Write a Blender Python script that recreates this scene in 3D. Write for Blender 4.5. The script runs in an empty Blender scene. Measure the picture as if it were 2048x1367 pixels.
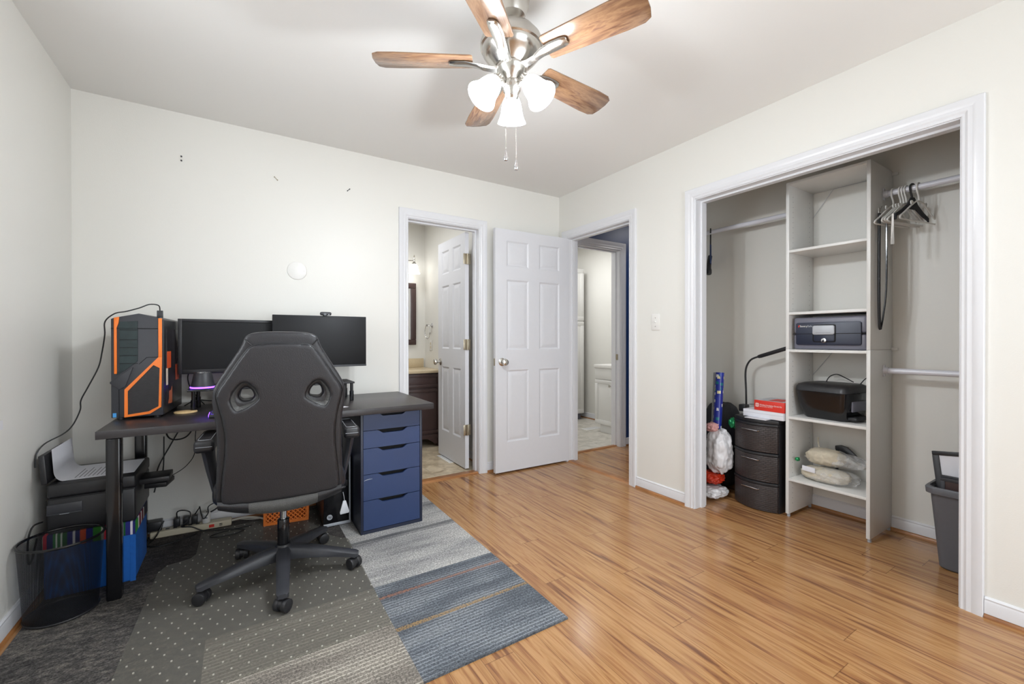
import bpy, bmesh, math, random
from mathutils import Vector, Matrix, noise
R = math.radians
PI = math.pi
random.seed(7)
sc = bpy.context.scene
COL = sc.collection

# ------------------------------------------------------------------ camera
CAM_H, CAM_F = 1.1173, 859.29
yaw, pitch, roll = 0.565867, -0.004105, -0.000895
fw = Vector((math.sin(yaw)*math.cos(pitch), math.cos(yaw)*math.cos(pitch), math.sin(pitch)))
rt0 = Vector((math.cos(yaw), -math.sin(yaw), 0)); up0 = rt0.cross(fw)
rt = rt0*math.cos(roll) + up0*math.sin(roll); up = -rt0*math.sin(roll) + up0*math.cos(roll)
cam_d = bpy.data.cameras.new('camera'); cam = bpy.data.objects.new('camera', cam_d); COL.objects.link(cam)
cam_d.sensor_width = 36; cam_d.lens = 36*CAM_F/2048; cam_d.shift_y = -0.001; cam_d.clip_start = 0.02
M = Matrix((rt, up, -fw)).transposed().to_4x4(); M.translation = Vector((0, 0, CAM_H)); cam.matrix_world = M
sc.camera = cam

# ------------------------------------------------------------------ view, world, lights
sc.view_settings.view_transform = 'Standard'; sc.view_settings.look = 'None'
sc.view_settings.gamma = 1; sc.view_settings.use_curve_mapping = False
sc.view_settings.exposure = -0.1
w = bpy.data.worlds.new('World'); sc.world = w; w.use_nodes = True
w.node_tree.nodes['Background'].inputs[0].default_value = (0.75, 0.85, 1.0, 1)
w.node_tree.nodes['Background'].inputs[1].default_value = 0.8
def area(name, loc, rot, sx, sy, power, col=(1, 1, 1)):
    d = bpy.data.lights.new(name, 'AREA'); d.shape = 'RECTANGLE'; d.size = sx; d.size_y = sy
    d.energy = power; d.color = col
    o = bpy.data.objects.new(name, d); COL.objects.link(o); o.location = loc; o.rotation_euler = rot
    return o
WINDOW_POWER = 18
area('daylight_left_window', (-0.93, 1.5, 1.42), (0, -PI/2, 0), 1.1, 1.05, WINDOW_POWER, (0.95, 0.98, 1.0))
area('front_fill_light', (1.3, -1.92, 1.16), (PI/2, 0, 0), 2.0, 1.75, 88, (0.88, 0.95, 1.0))  # added fill light behind the camera, set outside an invented window
area('bathroom_fill_light', (1.0, 4.0, 2.40), (0, 0, 0), 0.5, 0.5, 12, (0.96, 0.98, 1.0))  # added area light to brighten the bathroom, no ceiling fixture known
area('washroom_fill_light', (3.3, 4.1, 2.40), (0, 0, 0), 0.6, 0.6, 18, (0.97, 0.985, 1.0))  # added to make the washroom bright, stands for no known fixture
area('hall_fill_light', (3.9, 2.65, 2.40), (0, 0, 0), 0.3, 0.3, 5, (1, 0.97, 0.93))  # dim light added for the closed hall, source invented
SHADE_EMIT = 26.0
BULB_POWER = 25.0

# ------------------------------------------------------------------ materials
def lin(c):
    return tuple(((v/255)/12.92 if v/255 <= .04045 else ((v/255+.055)/1.055)**2.4) for v in c)
class N:
    def __init__(s, m): s.t = m.node_tree; s.n = s.t.nodes
    def __call__(s, typ, **kw):
        nd = s.n.new(typ)
        for k, v in kw.items():
            if k.startswith('_'): setattr(nd, k[1:], v)
            else:
                key = int(k[1:]) if k[0] == 'i' and k[1:].isdigit() else k.replace('__', ' ')
                if hasattr(v, 'is_linked') or isinstance(v, bpy.types.NodeSocket): s.t.links.new(v, nd.inputs[key])
                else: nd.inputs[key].default_value = v
        return nd
    def link(s, a, b): s.t.links.new(a, b)
    def math(s, op, a, b=None, c=None, clamp=False):
        nd = s.n.new('ShaderNodeMath'); nd.operation = op; nd.use_clamp = clamp
        for i, v in enumerate((a, b, c)):
            if v is None: continue
            if isinstance(v, bpy.types.NodeSocket): s.t.links.new(v, nd.inputs[i])
            else: nd.inputs[i].default_value = v
        return nd.outputs[0]
    def mix(s, fac, a, b, blend='MIX'):
        nd = s.n.new('ShaderNodeMix'); nd.data_type = 'RGBA'; nd.blend_type = blend
        for i, v in ((0, fac), (6, a), (7, b)):
            if isinstance(v, bpy.types.NodeSocket): s.t.links.new(v, nd.inputs[i])
            else: nd.inputs[i].default_value = v if i == 0 else (tuple(v)+(1,))[:4]
        return nd.outputs[2]
    def ramp(s, fac, stops, interp='LINEAR'):
        nd = s.n.new('ShaderNodeValToRGB'); cr = nd.color_ramp; cr.interpolation = interp
        while len(cr.elements) > 1: cr.elements.remove(cr.elements[-1])
        for i, (p, c) in enumerate(stops):
            e = cr.elements[0] if i == 0 else cr.elements.new(p)
            e.position = p; e.color = (tuple(c)+(1,))[:4]
        s.t.links.new(fac, nd.inputs[0]); return nd.outputs[0]
def newmat(name):
    m = bpy.data.materials.new(name); m.use_nodes = True
    return m, N(m), m.node_tree.nodes['Principled BSDF']
def pm(name, c, rough=.5, metal=0, spec=.5, var=.05, scale=40, bump=0, bscale=200, coat=0, alpha=1):
    m, n, b = newmat(name)
    tc = n('ShaderNodeTexCoord'); col = lin(c)
    nz = n('ShaderNodeTexNoise', Vector=tc.outputs['Object'], Scale=scale, Detail=3.0)
    lo = tuple(v*(1-var) for v in col); hi = tuple(min(1, v*(1+var)) for v in col)
    n.link(n.mix(nz.outputs[0], lo, hi), b.inputs['Base Color'])
    b.inputs['Roughness'].default_value = rough; b.inputs['Metallic'].default_value = metal
    b.inputs['Specular IOR Level'].default_value = spec
    if coat: b.inputs['Coat Weight'].default_value = coat; b.inputs['Coat Roughness'].default_value = .1
    if alpha < 1: b.inputs['Alpha'].default_value = alpha
    if bump:
        nb = n('ShaderNodeTexNoise', Vector=tc.outputs['Object'], Scale=bscale, Detail=2.0)
        bp = n('ShaderNodeBump', Height=nb.outputs[0], Strength=bump, Distance=.002); n.link(bp.outputs[0], b.inputs['Normal'])
    return m
def emat(name, c, s):
    m, n, b = newmat(name); b.inputs['Base Color'].default_value = lin(c)+(1,)
    b.inputs['Emission Color'].default_value = lin(c)+(1,); b.inputs['Emission Strength'].default_value = s
    return m
MT = {}
MT['wall'] = pm('wall_paint', (225, 223, 217), .42, spec=.45, var=.012, scale=2, bump=.12, bscale=180)
MT['ceil'] = pm('ceiling_paint', (236, 235, 232), .75, spec=.2, var=.012, scale=2)
MT['navy'] = pm('navy_paint', (40, 66, 118), .4, var=.05, scale=3, bump=.1)
MT['trim'] = pm('white_trim_paint', (219, 219, 222), .3, var=.01, spec=.5)
MT['door'] = pm('white_door_paint', (213, 213, 217), .38, var=.015, bump=.06, bscale=60)
MT['melamine'] = pm('white_melamine', (226, 225, 222), .35, var=.01)
MT['nickel'] = pm('brushed_nickel', (205, 202, 196), .25, metal=1, var=.05)
MT['chrome'] = pm('chrome', (225, 225, 228), .1, metal=1, var=.02)
MT['brass'] = pm('antique_nickel_hinge', (170, 160, 140), .35, metal=1, var=.1)
MT['plastic'] = pm('black_plastic', (34, 34, 37), .42, var=.1)
MT['plastic_g'] = pm('glossy_black_plastic', (20, 20, 23), .15, var=.1)
MT['plastic_dg'] = pm('dark_grey_plastic', (52, 53, 58), .45, var=.08)
MT['grey'] = pm('grey_plastic', (110, 110, 122), .4, var=.05)
MT['lgrey'] = pm('light_grey_plastic', (176, 180, 186), .35, var=.04)
MT['rod'] = pm('white_enamel_rod', (218, 218, 226), .25, var=.02)
MT['leather'] = pm('black_leather', (31, 31, 35), .33, spec=.55, var=.12, scale=12, bump=.35, bscale=420)
MT['seam'] = pm('black_piping', (18, 18, 20), .5)
MT['cable'] = pm('black_cable', (16, 16, 18), .5)
MT['wcable'] = pm('white_cable', (196, 190, 178), .5)
MT['paper'] = pm('white_paper', (226, 226, 232), .7, var=.015)
MT['ink'] = pm('grey_ink', (96, 96, 104), .8)
MT['white'] = pm('white_plastic', (228, 226, 222), .35, var=.02)
MT['cream'] = pm('cream_plastic', (206, 196, 172), .45, var=.03)
MT['orange'] = pm('orange_plastic', (240, 122, 36), .4, var=.05)
MT['basket'] = pm('orange_basket_plastic', (212, 112, 40), .5, var=.05)
MT['blue'] = pm('blue_fabric', (20, 98, 186), .8, var=.12, scale=60, bump=.3, bscale=500)
MT['navyd'] = pm('navy_lacquer', (42, 60, 100), .42, var=.06, scale=8)
MT['navyc'] = pm('dark_navy_lacquer', (32, 38, 58), .42, var=.08, scale=8)
MT['void'] = pm('dark_recess', (8, 8, 10), .8)
MT['espresso'] = pm('espresso_wood', (68, 50, 48), .4, var=.15, scale=8)
MT['screen'] = pm('black_screen', (15, 16, 19), .5, spec=.3, var=.2, scale=3)
MT['beige'] = pm('pale_wood_coaster', (226, 196, 142), .55, var=.08)
MT['red'] = pm('red_card', (216, 52, 38), .5, var=.05)
MT['redbag'] = pm('red_plastic_film', (196, 52, 26), .3, var=.15)
MT['whitebag'] = pm('white_plastic_film', (224, 222, 224), .3, var=.04)
MT['greenf'] = pm('green_foil', (34, 140, 84), .2, metal=.4, var=.2)
MT['backpack'] = pm('black_nylon', (38, 39, 46), .7, var=.15, bump=.3, bscale=300)
MT['bin'] = pm('grey_bin_plastic', (92, 93, 98), .5, var=.05, bump=.15, bscale=250)
MT['mop'] = pm('beige_cotton_yarn', (200, 190, 170), .85, var=.2, scale=30, bump=.9, bscale=90)
MT['brown'] = pm('dark_brown_frame', (58, 44, 42), .35, var=.1)
MT['maroon'] = pm('maroon_fabric', (92, 52, 62), .7)
MT['glassy'] = pm('smoky_panel', (24, 40, 40), .3, spec=.25, var=.6, scale=20)
MT['sticker'] = pm('blue_sticker', (66, 150, 214), .4)
MT['shoe'] = None
MT['bulb'] = emat('frosted_glass_lit', (241, 248, 255), SHADE_EMIT)
MT['sconce'] = emat('frosted_sconce_lit', (255, 252, 246), 5)
MT['led'] = emat('violet_led', (120, 70, 255), 6)
MT['violet'] = emat('violet_key_glow', (110, 80, 220), .25)
def m_film():
    m, n, b = newmat('clear_plastic_film')
    out = n.n['Material Output']; n.n.remove(b)
    g = n('ShaderNodeBsdfPrincipled'); g.inputs['Base Color'].default_value = (.8, .8, .8, 1); g.inputs['Roughness'].default_value = .15
    t = n('ShaderNodeBsdfTransparent'); tc = n('ShaderNodeTexCoord')
    nz = n('ShaderNodeTexNoise', Vector=tc.outputs['Object'], Scale=22.0)
    mx = n('ShaderNodeMixShader', i0=n.math('MULTIPLY_ADD', nz.outputs[0], .6, -.02, clamp=True)); n.link(t.outputs[0], mx.inputs[1]); n.link(g.outputs[0], mx.inputs[2])
    n.link(mx.outputs[0], out.inputs[0]); return m
MT['film'] = m_film()
def m_pane():
    m, n, b = newmat('window_glass')
    out = n.n['Material Output']; n.n.remove(b)
    g = n('ShaderNodeBsdfGlossy'); g.inputs['Roughness'].default_value = .02
    t = n('ShaderNodeBsdfTransparent'); mx = n('ShaderNodeMixShader', i0=.06); n.link(t.outputs[0], mx.inputs[1]); n.link(g.outputs[0], mx.inputs[2])
    n.link(mx.outputs[0], out.inputs[0]); return m
MT['pane'] = m_pane()
def m_floor():
    m, n, b = newmat('laminate_planks')
    tc = n('ShaderNodeTexCoord'); sp = n('ShaderNodeSeparateXYZ', Vector=tc.outputs['Object'])
    X, Y = sp.outputs[0], sp.outputs[1]
    PW, PL = .118, 1.2
    col = n.math('FLOOR', n.math('DIVIDE', X, PW))
    r1 = n('ShaderNodeTexWhiteNoise', _noise_dimensions='1D', W=col).outputs[0]
    ys = n.math('ADD', Y, n.math('MULTIPLY', r1, PL))
    row = n.math('FLOOR', n.math('DIVIDE', ys, PL))
    cv = n('ShaderNodeCombineXYZ', X=col, Y=row).outputs[0]
    rnd = n('ShaderNodeTexWhiteNoise', _noise_dimensions='2D', Vector=cv).outputs[0]
    # grain, stretched along the plank, shifted per plank
    gv = n('ShaderNodeCombineXYZ', X=n.math('MULTIPLY', X, 30.0), Y=n.math('MULTIPLY', Y, 1.5), Z=n.math('MULTIPLY', rnd, 37.0)).outputs[0]
    n1 = n('ShaderNodeTexNoise', Vector=gv, Scale=1.0, Detail=5.0, Roughness=.62, Distortion=1.1).outputs[0]
    gv2 = n('ShaderNodeCombineXYZ', X=n.math('MULTIPLY', X, 120.0), Y=n.math('MULTIPLY', Y, 3.0), Z=n.math('MULTIPLY', rnd, 11.0)).outputs[0]
    n2 = n('ShaderNodeTexNoise', Vector=gv2, Scale=1.0, Detail=3.0).outputs[0]
    base = n.ramp(n1, [(0, lin((84, 54, 38))), (.34, lin((112, 74, 50))), (.42, lin((152, 106, 68))), (.49, lin((172, 127, 81))), (.58, lin((190, 146, 98))), (.66, lin((170, 122, 78))), (.74, lin((126, 84, 56))), (1, lin((92, 60, 42)))])
    base = n.mix(n.math('MULTIPLY', n2, .3), base, lin((134, 92, 60)))
    base = n.mix(n.math('MULTIPLY', n.math('SUBTRACT', rnd, .35), .35, clamp=True), base, lin((150, 106, 72)))
    # joints
    fx = n.math('FRACT', n.math('DIVIDE', X, PW)); fy = n.math('FRACT', n.math('DIVIDE', ys, PL))
    jx = n.math('LESS_THAN', n.math('MINIMUM', fx, n.math('SUBTRACT', 1.0, fx)), .009)
    jy = n.math('LESS_THAN', n.math('MINIMUM', fy, n.math('SUBTRACT', 1.0, fy)), .0012)
    j = n.math('MAXIMUM', jx, jy)
    base = n.mix(n.math('MULTIPLY', j, .5), base, lin((70, 40, 22)))
    n.link(base, b.inputs['Base Color'])
    b.inputs['Roughness'].default_value = .18; b.inputs['Specular IOR Level'].default_value = .5
    bp = n('ShaderNodeBump', Height=n.math('SUBTRACT', n.math('MULTIPLY', n1, .15), j), Strength=.12, Distance=.001); n.link(bp.outputs[0], b.inputs['Normal'])
    return m
MT['floor'] = m_floor()
def m_wood(name, stops, axis=0, rough=.4, s=(2, 30, 30), coat=0):
    m, n, b = newmat(name); tc = n('ShaderNodeTexCoord')
    mp = n('ShaderNodeMapping', Vector=tc.outputs['Object']); mp.inputs['Scale'].default_value = s
    n1 = n('ShaderNodeTexNoise', Vector=mp.outputs[0], Scale=1.0, Detail=5.0, Roughness=.6, Distortion=1.2).outputs[0]
    n.link(n.ramp(n1, [(p, lin(c)) for p, c in stops]), b.inputs['Base Color']); b.inputs['Roughness'].default_value = rough
    if coat: b.inputs['Coat Weight'].default_value = coat; b.inputs['Coat Roughness'].default_value = .15
    return m
MT['shoe'] = m_wood('oak_shoe_moulding', [(.3, (128, 80, 44)), (.6, (176, 122, 74))], s=(3, 3, 40), rough=.35)
MT['desk'] = m_wood('black_brown_wood', [(.3, (38, 34, 35)), (.5, (54, 50, 51)), (.7, (44, 40, 41))], s=(3, 60, 60), rough=.36)
MT['blade'] = m_wood('walnut_blade', [(.25, (84, 58, 46)), (.42, (122, 90, 68)), (.55, (146, 113, 85)), (.68, (112, 82, 68)), (.85, (88, 64, 54))], s=(4, 26, 26), rough=.22, coat=.5)
def m_tile(name, a, bcol, grout, sz):
    m, n, b = newmat(name); tc = n('ShaderNodeTexCoord')
    br = n('ShaderNodeTexBrick', Vector=tc.outputs['Object'], Scale=1.0); br.offset = 0.5
    br.inputs['Brick Width'].default_value = sz*1.5; br.inputs['Row Height'].default_value = sz
    br.inputs['Mortar Size'].default_value = .004; br.inputs['Mortar'].default_value = lin(grout)+(1,)
    nz = n('ShaderNodeTexNoise', Vector=tc.outputs['Object'], Scale=9.0, Detail=6.0, Roughness=.65, Distortion=.8).outputs[0]
    c = n.ramp(nz, [(.3, lin(a)), (.55, lin(bcol)), (.75, lin(tuple(min(255, v+18) for v in bcol)))])
    n.link(c, br.inputs['Color1']); n.link(c, br.inputs['Color2'])
    n.link(br.outputs[0], b.inputs['Base Color']); b.inputs['Roughness'].default_value = .3
    return m
MT['tile1'] = m_tile('stone_tile', (150, 130, 102), (204, 188, 162), (176, 162, 140), .3)
MT['tile2'] = m_tile('pale_slate_tile', (168, 164, 152), (206, 200, 190), (190, 186, 178), .3)
MT['granite'] = pm('beige_granite', (206, 188, 156), .25, var=.25, scale=140)
def m_rug(name, cols, stripes=0, stripe_col=(200, 200, 200), lines=(), patch=.35, sx=5.0, sy=42.0, seed=0):
    """one carpet tile: fine loop pile, blotches drawn out along x, thin stripes in rows along x, coloured lines at fixed y"""
    m, n, b = newmat(name); tc = n('ShaderNodeTexCoord'); ob = tc.outputs['Object']
    sp = n('ShaderNodeSeparateXYZ', Vector=ob); X, Y = sp.outputs[0], sp.outputs[1]
    v = n('ShaderNodeCombineXYZ', X=n.math('MULTIPLY', X, sx), Y=n.math('MULTIPLY', Y, sy), Z=float(seed)).outputs[0]
    blot = n('ShaderNodeTexNoise', Vector=v, Scale=1.0, Detail=4.0, Roughness=.7).outputs[0]
    v2 = n('ShaderNodeCombineXYZ', X=n.math('MULTIPLY', X, 2.2), Y=n.math('MULTIPLY', Y, 9.0), Z=float(seed)+3).outputs[0]
    big = n('ShaderNodeTexNoise', Vector=v2, Scale=1.0, Detail=2.0).outputs[0]
    fine = n('ShaderNodeTexNoise', Vector=ob, Scale=130.0, Detail=4.0, Roughness=.85).outputs[0]
    f = n.math('ADD', n.math('MULTIPLY', blot, patch), n.math('MULTIPLY', big, 1-patch))
    c = n.ramp(f, [(p, lin(k)) for p, k in cols])
    c = n.mix(.75, c, n.ramp(fine, [(.36, (.3, .3, .3)), (.5, (.95, .95, .95)), (.64, (2.1, 2.1, 2.1))]), 'MULTIPLY')
    if stripes:
        fr = n.math('FRACT', n.math('MULTIPLY', Y, float(stripes)))
        st = n.math('LESS_THAN', fr, .3)
        gate = n.ramp(big, [(.40, (0, 0, 0)), (.56, (1, 1, 1))])
        c = n.mix(n.math('MULTIPLY', n.math('MULTIPLY', st, n.math('GREATER_THAN', fine, .44)), n.math('MULTIPLY_ADD', gate, .55, .12)), c, lin(stripe_col))
    for (y0, wd, lc) in lines:
        yj = n.math('ADD', Y, n.math('MULTIPLY', n.math('SUBTRACT', blot, .5), wd*1.6))
        d = n.math('LESS_THAN', n.math('ABSOLUTE', n.math('SUBTRACT', yj, y0)), wd)
        c = n.mix(n.math('MULTIPLY', n.math('MULTIPLY', d, n.math('GREATER_THAN', fine, .48)), .75), c, lin(lc))
    n.link(c, b.inputs['Base Color']); b.inputs['Roughness'].default_value = .95; b.inputs['Specular IOR Level'].default_value = .1
    bp = n('ShaderNodeBump', Height=fine, Strength=.5, Distance=.003); n.link(bp.outputs[0], b.inputs['Normal'])
    return m
def m_mat():
    m, n, b = newmat('clear_vinyl_mat'); out = n.n['Material Output']
    tc = n('ShaderNodeTexCoord'); sp = n('ShaderNodeSeparateXYZ', Vector=tc.outputs['Object'])
    G = .05
    gx = n.math('DIVIDE', sp.outputs[0], G); gy = n.math('DIVIDE', sp.outputs[1], G)
    odd = n.math('MULTIPLY', n.math('MODULO', n.math('ABSOLUTE', n.math('FLOOR', gy)), 2.0), .5)
    fx = n.math('SUBTRACT', n.math('FRACT', n.math('ADD', gx, odd)), .5); fy = n.math('SUBTRACT', n.math('FRACT', gy), .5)
    d = n.math('SQRT', n.math('ADD', n.math('MULTIPLY', fx, fx), n.math('MULTIPLY', fy, fy)))
    dot = n.math('LESS_THAN', d, .062)
    b.inputs['Base Color'].default_value = lin((150, 150, 140))+(1,); b.inputs['Roughness'].default_value = .32
    n.link(n.mix(dot, lin((150, 148, 141)), lin((226, 222, 210))), b.inputs['Base Color'])
    t = n('ShaderNodeBsdfTransparent'); t.inputs[0].default_value = (.9, .89, .87, 1)
    mx = n('ShaderNodeMixShader', i0=n.math('MULTIPLY_ADD', dot, .4, .26)); n.link(t.outputs[0], mx.inputs[1]); n.link(b.outputs[0], mx.inputs[2])
    n.link(mx.outputs[0], out.inputs[0]); return m
MT['mat'] = m_mat()
def m_grid(name, wire, size, hole_alpha=.0, wfrac=.3):
    """woven mesh: solid wires, open holes"""
    m, n, b = newmat(name); out = n.n['Material Output']; tc = n('ShaderNodeTexCoord')
    sp = n('ShaderNodeSeparateXYZ', Vector=tc.outputs['UV'])
    a = n.math('FRACT', n.math('DIVIDE', n.math('ADD', sp.outputs[0], sp.outputs[1]), size)); c = n.math('FRACT', n.math('DIVIDE', n.math('SUBTRACT', sp.outputs[0], sp.outputs[1]), size))
    wmask = n.math('MAXIMUM', n.math('LESS_THAN', a, wfrac), n.math('LESS_THAN', c, wfrac))
    b.inputs['Base Color'].default_value = lin(wire)+(1,); b.inputs['Roughness'].default_value = .4; b.inputs['Metallic'].default_value = .4
    t = n('ShaderNodeBsdfTransparent'); mx = n('ShaderNodeMixShader', i0=wmask); n.link(t.outputs[0], mx.inputs[1]); n.link(b.outputs[0], mx.inputs[2])
    n.link(mx.outputs[0], out.inputs[0]); return m
MT['wiremesh'] = m_grid('black_wire_mesh', (30, 30, 32), .005, wfrac=.3)
def m_weave(name, c1, c2, sx, sy):
    m, n, b = newmat(name); tc = n('ShaderNodeTexCoord'); sp = n('ShaderNodeSeparateXYZ', Vector=tc.outputs['Object'])
    br = n('ShaderNodeTexBrick', Vector=n('ShaderNodeCombineXYZ', X=n.math('ADD', sp.outputs[0], sp.outputs[1]), Y=sp.outputs[2]).outputs[0], Scale=1.0)
    br.offset = .5; br.inputs['Brick Width'].default_value = sx; br.inputs['Row Height'].default_value = sy; br.inputs['Mortar Size'].default_value = sy*.18; br.inputs['Mortar Smooth'].default_value = .8
    br.inputs['Color1'].default_value = lin(c1)+(1,); br.inputs['Color2'].default_value = lin(c1)+(1,); br.inputs['Mortar'].default_value = lin(c2)+(1,)
    n.link(br.outputs[0], b.inputs['Base Color']); b.inputs['Roughness'].default_value = .38
    bp = n('ShaderNodeBump', Height=br.outputs[1], Strength=.6, Distance=.003); bp.invert = True; n.link(bp.outputs[0], b.inputs['Normal'])
    return m
MT['wicker'] = m_weave('dark_brown_wicker_plastic', (62, 54, 53), (30, 26, 27), .035, .012)
MT['mesh_grey'] = m_weave('grey_net_fabric', (96, 96, 94), (48, 48, 48), .004, .004)
MT['hexmesh'] = m_weave('black_perforated_grille', (26, 26, 28), (60, 58, 60), .006, .006)
def m_bands(name, axis, seq, scale):
    """hard vertical bands (striped cloth)"""
    m, n, b = newmat(name); tc = n('ShaderNodeTexCoord'); sp = n('ShaderNodeSeparateXYZ', Vector=tc.outputs['Object'])
    f = n.math('FRACT', n.math('MULTIPLY', sp.outputs[axis], scale))
    tot = sum(a for a, _ in seq); p = 0; st = []
    for a, c in seq: st.append((p, lin(c))); p += a/tot
    n.link(n.ramp(f, st, 'CONSTANT'), b.inputs['Base Color']); b.inputs['Roughness'].default_value = .85; return m
STR = [(6, (206, 48, 70)), (10, (26, 32, 96)), (4, (40, 130, 60)), (3, (230, 236, 226)), (5, (24, 110, 44)), (3, (230, 236, 226)), (8, (16, 90, 40)), (9, (30, 36, 120)), (4, (226, 224, 230)), (8, (28, 34, 110)), (10, (226, 84, 40)), (12, (32, 36, 130)),
       (14, (52, 150, 40)), (4, (226, 232, 220)), (8, (40, 140, 50)), (4, (200, 90, 80)), (3, (232, 226, 224)), (4, (160, 50, 60))]
MT['stripes'] = m_bands('striped_cloth', 0, STR[:14], 1/.19)
MT['stripes_side'] = m_bands('striped_cloth_side', 1, [(8, (50, 150, 50)), (4, (230, 226, 226)), (6, (130, 40, 56)), (3, (230, 226, 226)), (6, (110, 36, 50)), (3, (226, 220, 220)), (14, (24, 26, 48))], 1/.3)
def m_patches(name, base, pals, sc_):
    m, n, b = newmat(name); tc = n('ShaderNodeTexCoord')
    vo = n('ShaderNodeTexVoronoi', Vector=tc.outputs['Object'], Scale=sc_, _feature='F1', _distance='CHEBYCHEV')
    wn = n('ShaderNodeTexWhiteNoise', _noise_dimensions='3D', Vector=vo.outputs['Color'])
    c = n.ramp(wn.outputs[0], [(i/len(pals), lin(k)) for i, k in enumerate(pals)], 'CONSTANT')
    inside = n.math('LESS_THAN', vo.outputs['Distance'], .38)
    n.link(n.mix(inside, lin(base), c), b.inputs['Base Color']); b.inputs['Roughness'].default_value = .3; return m
MT['wrap'] = m_patches('blue_gift_wrap', (34, 48, 150), [(34, 48, 150), (228, 220, 170), (40, 60, 168), (222, 226, 232), (24, 120, 130), (36, 48, 150)], 38)
MT['pcwin'] = m_patches('case_window_reflections', (30, 26, 30), [(214, 84, 40), (228, 210, 190), (40, 34, 38), (196, 110, 70)], 9)  # orange and pale patches are reflections painted into the panel colour

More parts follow.
